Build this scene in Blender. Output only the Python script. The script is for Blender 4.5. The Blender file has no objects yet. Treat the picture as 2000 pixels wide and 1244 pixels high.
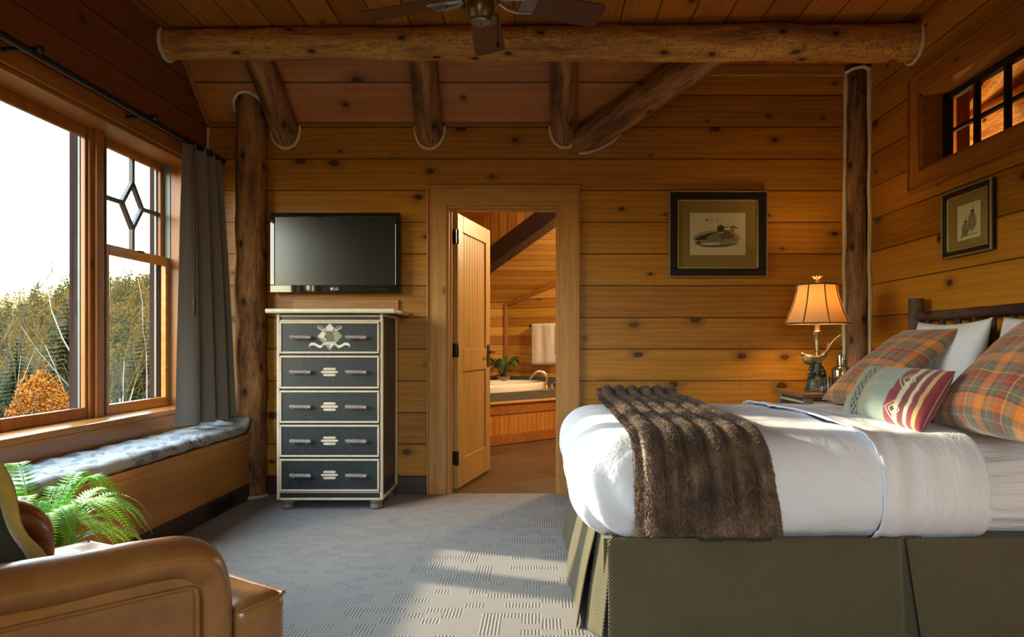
import bpy, bmesh, math, random
from mathutils import Vector, Matrix, noise, Quaternion

SC = bpy.context.scene
COL = SC.collection
PI = math.pi
RND = random.Random(7)
F, CX, CY, H = 1333.333, 1058.0, 672.0, 1.065     # focal length and vanishing point in the 2000x1244 frame, eye height


def V(*a):
    return Vector(a)


# ------------------------------------------------------------------ objects
MW = {}


def tag(o, label=None, cat=None, group=None, kind=None):
    if label: o['label'] = label
    if cat: o['category'] = cat
    if group: o['group'] = group
    if kind: o['kind'] = kind
    return o


def thing(name, label, cat, loc=(0, 0, 0), rotz=0.0, group=None):
    o = bpy.data.objects.new(name, None)
    COL.objects.link(o)
    o.empty_display_size = 0.1
    o.location = loc
    o.rotation_euler = (0, 0, rotz)
    MW[o.name] = Matrix.Translation(Vector(loc)) @ Matrix.Rotation(rotz, 4, 'Z')
    return tag(o, label, cat, group, 'thing')


def obj(name, bm, mats, parent=None, smooth=False, bevel=0.0, segs=2, local=False, angle=40):
    """one mesh object; the bmesh is in world coordinates unless local"""
    M = MW.get(parent.name, Matrix.Identity(4)) if parent else Matrix.Identity(4)
    if parent and not local:
        bm.transform(M.inverted())
    me = bpy.data.meshes.new(name)
    bm.normal_update()
    bm.to_mesh(me)
    bm.free()
    if not isinstance(mats, (list, tuple)):
        mats = [mats]
    for m in mats:
        me.materials.append(m)
    if smooth:
        me.polygons.foreach_set('use_smooth', [True] * len(me.polygons))
        try:
            me.set_sharp_from_angle(angle=math.radians(angle))
        except Exception:
            pass
    o = bpy.data.objects.new(name, me)
    COL.objects.link(o)
    if parent:
        o.parent = parent
    MW[o.name] = M
    if bevel > 0:
        b = o.modifiers.new('bevel', 'BEVEL')
        b.width = bevel
        b.segments = segs
        b.limit_method = 'ANGLE'
        b.angle_limit = math.radians(40)
    return o


def struct(name, bm, mats, parent=None, label=None, cat=None, **k):
    o = obj(name, bm, mats, parent, **k)
    if not parent:
        tag(o, label, cat, None, 'structure')
    return o


def sthing(name, label, cat):
    o = thing(name, label, cat)
    o['kind'] = 'structure'
    return o


# ------------------------------------------------------------------ mesh building
def BM():
    return bmesh.new()


def box(bm, x0, x1, y0, y1, z0, z1, M=None, mi=0):
    vs = [bm.verts.new((x, y, z)) for z in (z0, z1) for y in (y0, y1) for x in (x0, x1)]
    if M is not None:
        for v in vs: v.co = M @ v.co
    for f in ((0, 2, 3, 1), (4, 5, 7, 6), (0, 1, 5, 4), (2, 6, 7, 3), (0, 4, 6, 2), (1, 3, 7, 5)):
        fc = bm.faces.new([vs[i] for i in f])
        fc.material_index = mi
    return vs


def bar(bm, p, q, w, h, up=(0, 0, 1), mi=0):
    """rectangular bar from p to q, w wide (across), h tall (along up)"""
    p, q = Vector(p), Vector(q)
    d = (q - p)
    L = d.length
    d.normalize()
    u = Vector(up)
    s = d.cross(u)
    if s.length < 1e-5:
        s = d.cross(Vector((1, 0, 0)))
    s.normalize()
    u = s.cross(d)
    M = Matrix((d, s, u)).transposed().to_4x4()
    M.translation = p
    return box(bm, 0, L, -w / 2, w / 2, -h / 2, h / 2, M, mi)


def frames(pts, up=None):
    n = len(pts)
    T = []
    for i in range(n):
        a = pts[max(0, i - 1)]
        b = pts[min(n - 1, i + 1)]
        t = (b - a)
        T.append(t.normalized() if t.length > 1e-9 else Vector((0, 0, 1)))
    r = Vector(up) if up is not None else (Vector((0, 0, 1)) if abs(T[0].z) < 0.9 else Vector((0, 1, 0)))
    N = []
    for t in T:
        r = (r - t * r.dot(t))
        if r.length < 1e-6:
            r = t.orthogonal()
        r.normalize()
        N.append(r.copy())
    return T, N


def tube(bm, pts, rad, seg=16, caps=True, wob=0.0, seed=0.0, sx=1.0, sy=1.0, up=None, mi=0, closed=False):
    """swept round tube; UV = (arc length round, length along) in metres"""
    pts = [Vector(p) for p in pts]
    n = len(pts)
    if not isinstance(rad, (list, tuple)):
        rad = [rad] * n
    T, N = frames(pts, up)
    uvl = bm.loops.layers.uv.verify()
    rings, L = [], 0.0
    lens = []
    for i in range(n):
        if i: L += (pts[i] - pts[i - 1]).length
        lens.append(L)
        b = T[i].cross(N[i])
        ring = []
        for k in range(seg):
            a = 2 * PI * k / seg
            d = N[i] * math.cos(a) * sx + b * math.sin(a) * sy
            r = rad[i]
            if wob:
                r *= 1 + wob * noise.noise(Vector((math.cos(a) * 1.2 + seed, math.sin(a) * 1.2, L * 3.0))) \
                    + wob * 0.6 * noise.noise(Vector((math.cos(a) * 3 + seed, math.sin(a) * 3, L * 9.0)))
            ring.append(bm.verts.new(pts[i] + d * r))
        rings.append(ring)
    rr = max(rad)
    rng = range(n) if closed else range(n - 1)
    for i in rng:
        j = (i + 1) % n
        for k in range(seg):
            k2 = (k + 1) % seg
            f = bm.faces.new((rings[i][k], rings[i][k2], rings[j][k2], rings[j][k]))
            f.material_index = mi
            f.smooth = True
            lj = lens[j] if j else L
            for lp, (uu, vv) in zip(f.loops, ((k, lens[i]), (k + 1, lens[i]), (k + 1, lj), (k, lj))):
                lp[uvl].uv = (uu / seg * 2 * PI * rr, vv)
    if caps and not closed:
        for ring, rev in ((rings[0], True), (rings[-1], False)):
            f = bm.faces.new(list(reversed(ring)) if rev else ring)
            f.material_index = mi
            for lp in f.loops:
                lp[uvl].uv = (0.01, 0.01)
    return rings


def lerp_pts(p, q, n):
    p, q = Vector(p), Vector(q)
    return [p.lerp(q, i / (n - 1)) for i in range(n)]


def smooth_path(ctrl, n):
    """Catmull-Rom through control points"""
    c = [Vector(p) for p in ctrl]
    c = [c[0] * 2 - c[1]] + c + [c[-1] * 2 - c[-2]]
    out = []
    m = len(c) - 3
    for i in range(n):
        t = i / (n - 1) * m
        k = min(int(t), m - 1)
        u = t - k
        p0, p1, p2, p3 = c[k:k + 4]
        out.append(0.5 * ((2 * p1) + (p2 - p0) * u + (2 * p0 - 5 * p1 + 4 * p2 - p3) * u * u + (3 * p1 - p0 - 3 * p2 + p3) * u ** 3))
    return out


def lathe(bm, prof, c=(0, 0, 0), seg=32, mi=0, a0=0.0):
    """profile [(r, z)...] round the vertical through c"""
    c = Vector(c)
    rings = []
    for r, z in prof:
        if r < 1e-5:
            rings.append([bm.verts.new(c + Vector((0, 0, z)))])
        else:
            rings.append([bm.verts.new(c + Vector((r * math.cos(a0 + 2 * PI * k / seg), r * math.sin(a0 + 2 * PI * k / seg), z))) for k in range(seg)])
    for a, b in zip(rings, rings[1:]):
        for k in range(seg):
            k2 = (k + 1) % seg
            if len(a) == 1 and len(b) == 1: continue
            if len(a) == 1: f = bm.faces.new((a[0], b[k2], b[k]))
            elif len(b) == 1: f = bm.faces.new((a[k], a[k2], b[0]))
            else: f = bm.faces.new((a[k], a[k2], b[k2], b[k]))
            f.material_index = mi
            f.smooth = True
    return rings


def grid(bm, nu, nv, fn, uv=None, mi=0, flip=False):
    """surface fn(u, v), u, v in 0..1; uv(u, v) texture coordinates"""
    uvl = bm.loops.layers.uv.verify()
    vs = [[bm.verts.new(fn(i / nu, j / nv)) for j in range(nv + 1)] for i in range(nu + 1)]
    uv = uv or (lambda u, v: (u, v))
    for i in range(nu):
        for j in range(nv):
            q = [(i, j), (i + 1, j), (i + 1, j + 1), (i, j + 1)]
            if flip: q.reverse()
            f = bm.faces.new([vs[a][b] for a, b in q])
            f.material_index = mi
            f.smooth = True
            for lp, (a, b) in zip(f.loops, q):
                lp[uvl].uv = uv(a / nu, b / nv)
    return vs


def prism(bm, pts, off, mi=0):
    """polygon pts extruded by vector off"""
    off = Vector(off)
    a = [bm.verts.new(Vector(p)) for p in pts]
    b = [bm.verts.new(Vector(p) + off) for p in pts]
    n = len(a)
    fs = [bm.faces.new(a), bm.faces.new(list(reversed(b)))]
    for i in range(n):
        fs.append(bm.faces.new((a[i], b[i], b[(i + 1) % n], a[(i + 1) % n])))
    for f in fs: f.material_index = mi
    bmesh.ops.recalc_face_normals(bm, faces=fs)
    return a, b


def ellipsoid(bm, c, r, M=None, u=20, v=12, mi=0):
    X = Matrix.Translation(Vector(c)) @ (M.to_4x4() if M else Matrix.Identity(4)) @ Matrix.Diagonal((r[0], r[1], r[2], 1))
    g = bmesh.ops.create_uvsphere(bm, u_segments=u, v_segments=v, radius=1.0, matrix=X)
    for vv in g['verts']:
        for f in vv.link_faces:
            f.material_index = mi
            f.smooth = True


def rounded_block(bm, lo, hi, r, n=(20, 20, 12), fn=None, mi=0):
    """rounded box as a closed dense mesh; fn(p, normal) displaces"""
    lo, hi = Vector(lo), Vector(hi)
    cache = {}
    rr = Vector((r, r, r)) if not isinstance(r, (tuple, list)) else Vector(r)

    def vert(i, j, k):
        key = (i, j, k)
        if key in cache: return cache[key]
        p = Vector([lo[a] + (hi[a] - lo[a]) * t for a, t in enumerate((i / n[0], j / n[1], k / n[2]))])
        q = Vector([min(max(p[a], lo[a] + rr[a]), hi[a] - rr[a]) for a in range(3)])
        d = Vector([(p[a] - q[a]) / rr[a] for a in range(3)])
        if d.length > 1e-9:
            d.normalize()
            p = q + Vector([d[a] * rr[a] for a in range(3)])
            nn = Vector([d[a] / rr[a] for a in range(3)]).normalized()
        else:
            nn = Vector((0, 0, 1))
        if fn: p = fn(p, nn)
        cache[key] = bm.verts.new(p)
        return cache[key]

    def face(q):
        f = bm.faces.new([vert(*t) for t in q])
        f.smooth = True
        f.material_index = mi

    for i in range(n[0]):
        for j in range(n[1]):
            face([(i, j, 0), (i, j + 1, 0), (i + 1, j + 1, 0), (i + 1, j, 0)])
            face([(i, j, n[2]), (i + 1, j, n[2]), (i + 1, j + 1, n[2]), (i, j + 1, n[2])])
    for i in range(n[0]):
        for k in range(n[2]):
            face([(i, 0, k), (i + 1, 0, k), (i + 1, 0, k + 1), (i, 0, k + 1)])
            face([(i, n[1], k), (i, n[1], k + 1), (i + 1, n[1], k + 1), (i + 1, n[1], k)])
    for j in range(n[1]):
        for k in range(n[2]):
            face([(0, j, k), (0, j, k + 1), (0, j + 1, k + 1), (0, j + 1, k)])
            face([(n[0], j, k), (n[0], j + 1, k), (n[0], j + 1, k + 1), (n[0], j, k + 1)])


def holed_wall(bm, u0, u1, v0, v1, holes, fn, t):
    """wall slab with rectangular holes; fn(u, v, depth) -> point"""
    us = sorted({u0, u1, *[h[0] for h in holes], *[h[1] for h in holes]})
    vs = sorted({v0, v1, *[h[2] for h in holes], *[h[3] for h in holes]})
    us = [u for u in us if u0 <= u <= u1]
    vs = [v for v in vs if v0 <= v <= v1]
    inside = lambda u, v: any(h[0] < u < h[1] and h[2] < v < h[3] for h in holes)
    solid = {}
    for i in range(len(us) - 1):
        for j in range(len(vs) - 1):
            solid[i, j] = not inside((us[i] + us[i + 1]) / 2, (vs[j] + vs[j + 1]) / 2)
    fs = []
    quad = lambda *p: fs.append(bm.faces.new([bm.verts.new(fn(*q)) for q in p]))
    for (i, j), s in solid.items():
        if not s: continue
        a, b, c, d = us[i], us[i + 1], vs[j], vs[j + 1]
        quad((a, c, 0), (b, c, 0), (b, d, 0), (a, d, 0))
        quad((a, c, t), (a, d, t), (b, d, t), (b, c, t))
        for di, dj, e in ((-1, 0, ((a, c), (a, d))), (1, 0, ((b, c), (b, d))), (0, -1, ((a, c), (b, c))), (0, 1, ((a, d), (b, d)))):
            if not solid.get((i + di, j + dj), False):
                (p, q), (r, s2) = e
                quad((p, q, 0), (r, s2, 0), (r, s2, t), (p, q, t))
    bmesh.ops.remove_doubles(bm, verts=bm.verts[:], dist=1e-5)
    bmesh.ops.recalc_face_normals(bm, faces=bm.faces[:])


def fbm(x, y, z, o=3):
    s, a, t = 0.0, 1.0, 0.0
    p = Vector((x, y, z))
    for _ in range(o):
        s += a * noise.noise(p)
        p = p * 2.03
        a *= 0.5
    return s


# ------------------------------------------------------------------ materials
def mat_new(name):
    m = bpy.data.materials.new(name)
    m.use_nodes = True
    nt = m.node_tree
    nt.nodes.clear()
    out = nt.nodes.new('ShaderNodeOutputMaterial')
    b = nt.nodes.new('ShaderNodeBsdfPrincipled')
    nt.links.new(b.outputs[0], out.inputs[0])
    return m, nt, b


def put(nt, sock, v):
    if isinstance(v, bpy.types.NodeSocket): nt.links.new(v, sock)
    elif isinstance(v, (tuple, list)) and sock.type == 'RGBA' and len(v) == 3: sock.default_value = (*v, 1)
    else: sock.default_value = v


def nd(nt, typ, ins=None, **props):
    n = nt.nodes.new('ShaderNode' + typ)
    for k, v in props.items(): setattr(n, k, v)
    for k, v in (ins or {}).items():
        put(nt, n.inputs[k], v)
    return n


def mth(nt, op, a, b=None, c=None, clamp=False):
    n = nt.nodes.new('ShaderNodeMath')
    n.operation = op
    n.use_clamp = clamp
    for i, v in enumerate((a, b, c)):
        if v is not None: put(nt, n.inputs[i], v)
    return n.outputs[0]


def mix(nt, fac, a, b, blend='MIX'):
    n = nt.nodes.new('ShaderNodeMix')
    n.data_type = 'RGBA'
    n.blend_type = blend
    put(nt, n.inputs[0], fac); put(nt, n.inputs[6], a); put(nt, n.inputs[7], b)
    return n.outputs[2]


def ramp(nt, fac, stops, interp='LINEAR'):
    n = nt.nodes.new('ShaderNodeValToRGB')
    n.color_ramp.interpolation = interp
    e = n.color_ramp.elements
    while len(e) < len(stops): e.new(0.5)
    for i, (p, c) in enumerate(stops):
        e[i].position = p
        e[i].color = (*c, 1) if len(c) == 3 else c
    put(nt, n.inputs[0], fac)
    return n.outputs[0]


def step(nt, x, lo, hi):
    """0 below lo .. 1 above hi (lo may exceed hi)"""
    n = nt.nodes.new('ShaderNodeMapRange')
    n.interpolation_type = 'SMOOTHSTEP'
    put(nt, n.inputs[0], x)
    if lo <= hi:
        n.inputs[1].default_value, n.inputs[2].default_value, n.inputs[3].default_value, n.inputs[4].default_value = lo, hi, 0, 1
    else:
        n.inputs[1].default_value, n.inputs[2].default_value, n.inputs[3].default_value, n.inputs[4].default_value = hi, lo, 1, 0
    return n.outputs[0]


def xyz(nt, kind='Object'):
    tc = nt.nodes.new('ShaderNodeTexCoord')
    s = nd(nt, 'SeparateXYZ', {0: tc.outputs[kind]})
    return s.outputs[0], s.outputs[1], s.outputs[2], tc.outputs[kind]


def vec(nt, x=0.0, y=0.0, z=0.0):
    return nd(nt, 'CombineXYZ', {0: x, 1: y, 2: z}).outputs[0]


def noi(nt, v, scale=1.0, detail=2.0, rough=0.5, dist=0.0):
    return nd(nt, 'TexNoise', {'Vector': v, 'Scale': scale, 'Detail': detail, 'Roughness': rough, 'Distortion': dist}).outputs[0]


def bump(nt, b, h, strength=0.3, dist=0.01):
    n = nd(nt, 'Bump', {'Strength': strength, 'Distance': dist, 'Height': h})
    nt.links.new(n.outputs[0], b.inputs['Normal'])


def plain(name, col, rough=0.5, metal=0.0, var=0.12, scale=30.0, bmp=0.0, coat=0.0, sheen=0.0, spec=0.5, stretch=None):
    """one colour with a little procedural variation"""
    m, nt, b = mat_new(name)
    x, y, z, co = xyz(nt)
    v = co
    if stretch: v = nd(nt, 'Mapping', {0: co, 3: stretch}).outputs[0]
    n = noi(nt, v, scale, 3)
    c = mix(nt, n, tuple(k * (1 - var) for k in col), tuple(min(1, k * (1 + var)) for k in col))
    put(nt, b.inputs['Base Color'], c)
    b.inputs['Roughness'].default_value = rough
    b.inputs['Metallic'].default_value = metal
    b.inputs['Coat Weight'].default_value = coat
    b.inputs['Sheen Weight'].default_value = sheen
    b.inputs['Specular IOR Level'].default_value = spec
    if bmp: bump(nt, b, n, bmp, 0.004)
    return m


def wood_boards(name, ua, va, width, phase, light, dark, knots=0.5, rough=0.42, seed=0.0, groove=0.0035, nails=True, gcol=(0.03, 0.012, 0.004), knotcol=(0.035, 0.010, 0.004), vary=0.5, kscale=1.0):
    """boards of a width stacked along axis ua, running along axis va"""
    m, nt, b = mat_new(name)
    c = xyz(nt)
    u, v = c[ua], c[va]
    t = mth(nt, 'DIVIDE', mth(nt, 'SUBTRACT', u, phase), width)
    idx = mth(nt, 'FLOOR', t)
    fr = mth(nt, 'SUBTRACT', t, idx)
    w = nd(nt, 'TexWhiteNoise', {'W': mth(nt, 'ADD', idx, seed + 0.37)}, noise_dimensions='1D')
    rnd = w.outputs[0]
    vs = mth(nt, 'ADD', v, mth(nt, 'MULTIPLY', rnd, 31.7))
    us = mth(nt, 'ADD', mth(nt, 'MULTIPLY', fr, width), mth(nt, 'MULTIPLY', rnd, 5.3))
    # knots
    kv = vec(nt, mth(nt, 'MULTIPLY', vs, 2.7 * kscale), mth(nt, 'ADD', mth(nt, 'MULTIPLY', fr, width * 4.4 * kscale), mth(nt, 'MULTIPLY', idx, 3.0)), 0.0)
    wob = nd(nt, 'TexNoise', {'Vector': kv, 'Scale': 7.0, 'Detail': 2.0}).outputs[1]
    kvd = nd(nt, 'VectorMath', {0: kv, 1: nd(nt, 'VectorMath', {0: wob, 1: (0.06, 0.06, 0.0)}, operation='MULTIPLY').outputs[0]}, operation='ADD').outputs[0]
    vo = nd(nt, 'TexVoronoi', {'Vector': kvd, 'Scale': 1.0, 'Randomness': 1.0}, voronoi_dimensions='2D')
    d = vo.outputs['Distance']
    cs = nd(nt, 'SeparateColor', {0: vo.outputs['Color']})
    on = mth(nt, 'GREATER_THAN', cs.outputs[0], 1 - knots)
    size = mth(nt, 'ADD', 0.026, mth(nt, 'MULTIPLY', mth(nt, 'POWER', cs.outputs[1], 1.5), 0.095))
    q = mth(nt, 'DIVIDE', d, size)
    kmask = mth(nt, 'MULTIPLY', step(nt, q, 1.15, 0.6), on)
    halo = mth(nt, 'MULTIPLY', step(nt, q, 3.2, 0.7), on)
    # grain bends round the knots
    gu = mth(nt, 'ADD', us, mth(nt, 'MULTIPLY', halo, 0.012))
    broad = noi(nt, vec(nt, mth(nt, 'MULTIPLY', vs, 0.9), mth(nt, 'MULTIPLY', gu, 14.0), idx), 1.0, 3, 0.55, 0.6)
    fine = noi(nt, vec(nt, mth(nt, 'MULTIPLY', vs, 4.0), mth(nt, 'MULTIPLY', gu, 160.0), idx), 1.0, 2, 0.6, 0.3)
    ring = mth(nt, 'MULTIPLY_ADD', mth(nt, 'SINE', mth(nt, 'ADD', mth(nt, 'MULTIPLY', gu, 150.0), mth(nt, 'MULTIPLY', broad, 16.0))), 0.5, 0.5)
    f = mth(nt, 'ADD', mth(nt, 'MULTIPLY', broad, 0.50), mth(nt, 'MULTIPLY', fine, 0.30))
    f = mth(nt, 'ADD', f, mth(nt, 'MULTIPLY', ring, 0.20))
    f = mth(nt, 'ADD', f, mth(nt, 'MULTIPLY', mth(nt, 'SUBTRACT', rnd, 0.5), vary), clamp=True)
    mid = tuple((a + bb) / 2 for a, bb in zip(light, dark))
    colr = ramp(nt, f, [(0.18, light), (0.5, mid), (0.85, dark)])
    colr = mix(nt, mth(nt, 'MULTIPLY', halo, 0.55), colr, tuple(k * 0.55 for k in dark))
    colr = mix(nt, kmask, colr, mix(nt, mth(nt, 'MULTIPLY', step(nt, q, 0.8, 0.35), cs.outputs[2]), knotcol, tuple(k * 0.42 for k in dark)))
    edge = mth(nt, 'ABSOLUTE', mth(nt, 'SUBTRACT', fr, 0.5))
    g = step(nt, edge, 0.5 - groove * 1.6 / width, 0.5 - groove * 0.7 / width)
    if nails:
        pv = mth(nt, 'SUBTRACT', mth(nt, 'MODULO', mth(nt, 'ADD', v, 50.13), 0.61), 0.30)
        pu = mth(nt, 'MULTIPLY', mth(nt, 'SUBTRACT', edge, 0.36), width)
        dd = mth(nt, 'SQRT', mth(nt, 'ADD', mth(nt, 'MULTIPLY', pv, pv), mth(nt, 'MULTIPLY', pu, pu)))
        colr = mix(nt, mth(nt, 'MULTIPLY', step(nt, dd, 0.006, 0.003), 0.8), colr, (0.04, 0.014, 0.006))
    colr = mix(nt, mth(nt, 'MULTIPLY', g, 0.9), colr, gcol)
    put(nt, b.inputs['Base Color'], colr)
    b.inputs['Roughness'].default_value = rough
    b.inputs['Specular IOR Level'].default_value = 0.4
    h = mth(nt, 'SUBTRACT', mth(nt, 'MULTIPLY', fine, 0.06), mth(nt, 'MULTIPLY', g, 1.0))
    bump(nt, b, h, 0.5, 0.004)
    return m


def timber(name, va, light, dark, rough=0.4, scale=1.0, coords='Object', knots=0.3, seed=0.0, coat=0.0):
    """solid stained wood with the grain along axis va"""
    m, nt, b = mat_new(name)
    c = xyz(nt, coords)
    ax = [0, 1, 2]
    ax.remove(va)
    v = mth(nt, 'ADD', c[va], seed)
    p = vec(nt, mth(nt, 'MULTIPLY', v, 1.3 * scale), mth(nt, 'MULTIPLY', c[ax[0]], 22 * scale), mth(nt, 'MULTIPLY', c[ax[1]], 22 * scale))
    p2 = vec(nt, mth(nt, 'MULTIPLY', v, 5 * scale), mth(nt, 'MULTIPLY', c[ax[0]], 150 * scale), mth(nt, 'MULTIPLY', c[ax[1]], 150 * scale))
    br = noi(nt, p, 1.0, 3, 0.55, 0.8)
    fi = noi(nt, p2, 1.0, 2, 0.6)
    f = mth(nt, 'ADD', mth(nt, 'MULTIPLY', br, 0.75), mth(nt, 'MULTIPLY', fi, 0.25))
    col = ramp(nt, f, [(0.3, light), (0.7, dark)])
    if knots > 0:
        vo = nd(nt, 'TexVoronoi', {'Vector': vec(nt, mth(nt, 'MULTIPLY', v, 2.6), mth(nt, 'MULTIPLY', c[ax[0]], 6.0), mth(nt, 'MULTIPLY', c[ax[1]], 6.0)), 'Scale': 1.0})
        cs = nd(nt, 'SeparateColor', {0: vo.outputs['Color']})
        k = mth(nt, 'MULTIPLY', step(nt, vo.outputs['Distance'], 0.13, 0.05), mth(nt, 'GREATER_THAN', cs.outputs[0], 1 - knots))
        col = mix(nt, mth(nt, 'MULTIPLY', k, 0.8), col, tuple(x * 0.3 for x in dark))
    put(nt, b.inputs['Base Color'], col)
    b.inputs['Roughness'].default_value = rough
    b.inputs['Specular IOR Level'].default_value = 0.4
    b.inputs['Coat Weight'].default_value = coat
    bump(nt, b, fi, 0.15, 0.002)
    return m


def log_mat(name, light, mid, dark, bark=0.45, tracks=0.5, rough=0.55, seed=0.0):
    """peeled log: UV.x round the log, UV.y along it"""
    m, nt, b = mat_new(name)
    u, v, _, co = xyz(nt, 'UV')
    vv = mth(nt, 'ADD', v, seed)
    A = noi(nt, vec(nt, mth(nt, 'MULTIPLY', u, 9.0), mth(nt, 'MULTIPLY', vv, 1.6), seed), 1.0, 4, 0.6, 0.5)
    B = noi(nt, vec(nt, mth(nt, 'MULTIPLY', u, 60.0), mth(nt, 'MULTIPLY', vv, 5.0), seed), 1.0, 4, 0.65, 0.8)
    Cn = noi(nt, vec(nt, mth(nt, 'MULTIPLY', u, 22.0), mth(nt, 'MULTIPLY', vv, 7.0), seed + 3), 1.0, 3, 0.6, 1.5)
    col = ramp(nt, mth(nt, 'ADD', mth(nt, 'MULTIPLY', A, 0.6), mth(nt, 'MULTIPLY', B, 0.4)), [(0.38, light), (0.5, mid), (0.62, dark)])
    patch = step(nt, mth(nt, 'ADD', mth(nt, 'MULTIPLY', A, 0.5), mth(nt, 'MULTIPLY', Cn, 0.5)), 0.60 - 0.1 * bark, 0.66 - 0.1 * bark)
    col = mix(nt, mth(nt, 'MULTIPLY', patch, bark), col, tuple(k * 0.6 for k in dark))
    # beetle tracks
    wv = noi(nt, vec(nt, mth(nt, 'MULTIPLY', u, 20.0), mth(nt, 'MULTIPLY', vv, 13.0), seed + 9), 1.0, 2, 0.5, 1.6)
    tr = step(nt, mth(nt, 'ABSOLUTE', mth(nt, 'SUBTRACT', wv, 0.5)), 0.040, 0.016)
    gate = step(nt, A, 0.60, 0.50)
    tr = mth(nt, 'MULTIPLY', tr, gate)
    col = mix(nt, mth(nt, 'MULTIPLY', tr, tracks), col, tuple(k * 0.45 for k in mid))
    vo = nd(nt, 'TexVoronoi', {'Vector': vec(nt, mth(nt, 'MULTIPLY', u, 5.5), mth(nt, 'MULTIPLY', vv, 3.6), 0.0), 'Scale': 1.0}, voronoi_dimensions='2D')
    cs = nd(nt, 'SeparateColor', {0: vo.outputs['Color']})
    on = mth(nt, 'GREATER_THAN', cs.outputs[0], 0.45)
    q = mth(nt, 'ADD', vo.outputs['Distance'], mth(nt, 'MULTIPLY', mth(nt, 'SUBTRACT', B, 0.5), 0.06))
    kn = mth(nt, 'MULTIPLY', step(nt, q, 0.10, 0.055), on)
    col = mix(nt, mth(nt, 'MULTIPLY', mth(nt, 'MULTIPLY', step(nt, q, 0.24, 0.08), on), 0.45), col, tuple(k * 0.6 for k in dark))
    col = mix(nt, mth(nt, 'MULTIPLY', kn, 0.9), col, (0.02, 0.009, 0.005))
    put(nt, b.inputs['Base Color'], col)
    b.inputs['Roughness'].default_value = rough
    b.inputs['Specular IOR Level'].default_value = 0.35
    h = mth(nt, 'ADD', mth(nt, 'MULTIPLY', B, 0.5), mth(nt, 'MULTIPLY', Cn, 0.5))
    h = mth(nt, 'SUBTRACT', h, mth(nt, 'MULTIPLY', kn, 0.5))
    bump(nt, b, h, 0.8, 0.016)
    return m
# light levels
SKY, SUN, LAMP, BATH, HALL, ROOM, EXPO = 13.0, 9.0, 21.0, 150.0, 130.0, 14.0, 0.38
# ------------------------------------------------------------------ the materials of the room
BW, BP = 0.2254, 1.029 - 0.2254 * 4
HL, HD = (0.50, 0.218, 0.019), (0.245, 0.088, 0.007)
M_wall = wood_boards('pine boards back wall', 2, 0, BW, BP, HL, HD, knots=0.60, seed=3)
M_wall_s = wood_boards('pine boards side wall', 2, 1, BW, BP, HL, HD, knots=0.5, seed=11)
M_wall_l = wood_boards('shaded pine boards window wall', 2, 1, BW, BP, (0.29, 0.096, 0.022), (0.15, 0.043, 0.011), knots=0.42, seed=21)  # same pine, darkened and reddened to paint in the backlit wall's shade
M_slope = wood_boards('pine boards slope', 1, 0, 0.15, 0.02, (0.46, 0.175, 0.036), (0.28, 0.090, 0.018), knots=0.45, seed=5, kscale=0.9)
M_ceil = wood_boards('pine boards ceiling', 0, 1, 0.215, 0.05, (0.42, 0.165, 0.030), (0.22, 0.072, 0.012), knots=0.35, seed=8, nails=False)
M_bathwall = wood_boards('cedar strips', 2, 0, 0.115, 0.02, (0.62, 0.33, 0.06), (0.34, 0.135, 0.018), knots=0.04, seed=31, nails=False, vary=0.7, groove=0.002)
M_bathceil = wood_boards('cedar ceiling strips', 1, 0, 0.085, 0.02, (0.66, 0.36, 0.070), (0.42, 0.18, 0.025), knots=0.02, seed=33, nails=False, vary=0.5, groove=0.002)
M_bathgable = wood_boards('cedar upright strips', 0, 2, 0.10, 0.02, (0.60, 0.32, 0.06), (0.38, 0.155, 0.02), knots=0.05, seed=37, nails=False, vary=0.4, groove=0.003)
M_case = timber('door casing pine', 2, (0.54, 0.275, 0.080), (0.35, 0.15, 0.034), rough=0.45, knots=0.45)
M_case_h = timber('pine head casing', 0, (0.53, 0.26, 0.07), (0.34, 0.145, 0.032), rough=0.45, knots=0.4)
M_case_y = timber('stained pine trim', 1, (0.40, 0.155, 0.032), (0.235, 0.075, 0.014), rough=0.35, knots=0.3)
M_case_v = timber('stained pine upright', 2, (0.40, 0.155, 0.032), (0.235, 0.075, 0.014), rough=0.35, knots=0.2)
M_sill = timber('varnished window wood', 1, (0.50, 0.215, 0.040), (0.31, 0.11, 0.018), rough=0.25, knots=0.35, coat=0.3)
M_bench = timber('bench board', 1, (0.56, 0.27, 0.065), (0.38, 0.15, 0.03), rough=0.35, knots=0.5, scale=0.6)
M_door = timber('door pine', 2, (0.46, 0.315, 0.105), (0.33, 0.19, 0.052), rough=0.4, knots=0.15)
M_base = plain('dark baseboard', (0.055, 0.030, 0.020), 0.4)
M_log = log_mat('golden log', (0.74, 0.44, 0.135), (0.56, 0.285, 0.075), (0.27, 0.115, 0.036), bark=0.4, tracks=0.8, seed=1.3)
M_log2 = log_mat('brown log', (0.48, 0.235, 0.075), (0.29, 0.125, 0.040), (0.12, 0.050, 0.020), bark=0.6, tracks=0.3, seed=6.1)
M_log3 = log_mat('grey brown post', (0.33, 0.19, 0.10), (0.22, 0.115, 0.055), (0.085, 0.04, 0.02), bark=0.6, tracks=0.15, seed=9.4)
M_twig = log_mat('twig bark', (0.115, 0.066, 0.044), (0.062, 0.034, 0.025), (0.028, 0.016, 0.013), bark=0.4, tracks=0.0, seed=2.2)
M_caulk = plain('pale caulk', (0.62, 0.52, 0.38), 0.6, bmp=0.2)
M_iron = plain('dark iron', (0.018, 0.022, 0.024), 0.38, 0.6)
M_black = plain('black plastic', (0.008, 0.009, 0.010), 0.22)
M_vinyl = plain('purple brown outer frame', (0.030, 0.016, 0.013), 0.9, spec=0.05)
M_vinyl_l = plain('pale window track', (0.15, 0.17, 0.14), 0.4)
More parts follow.
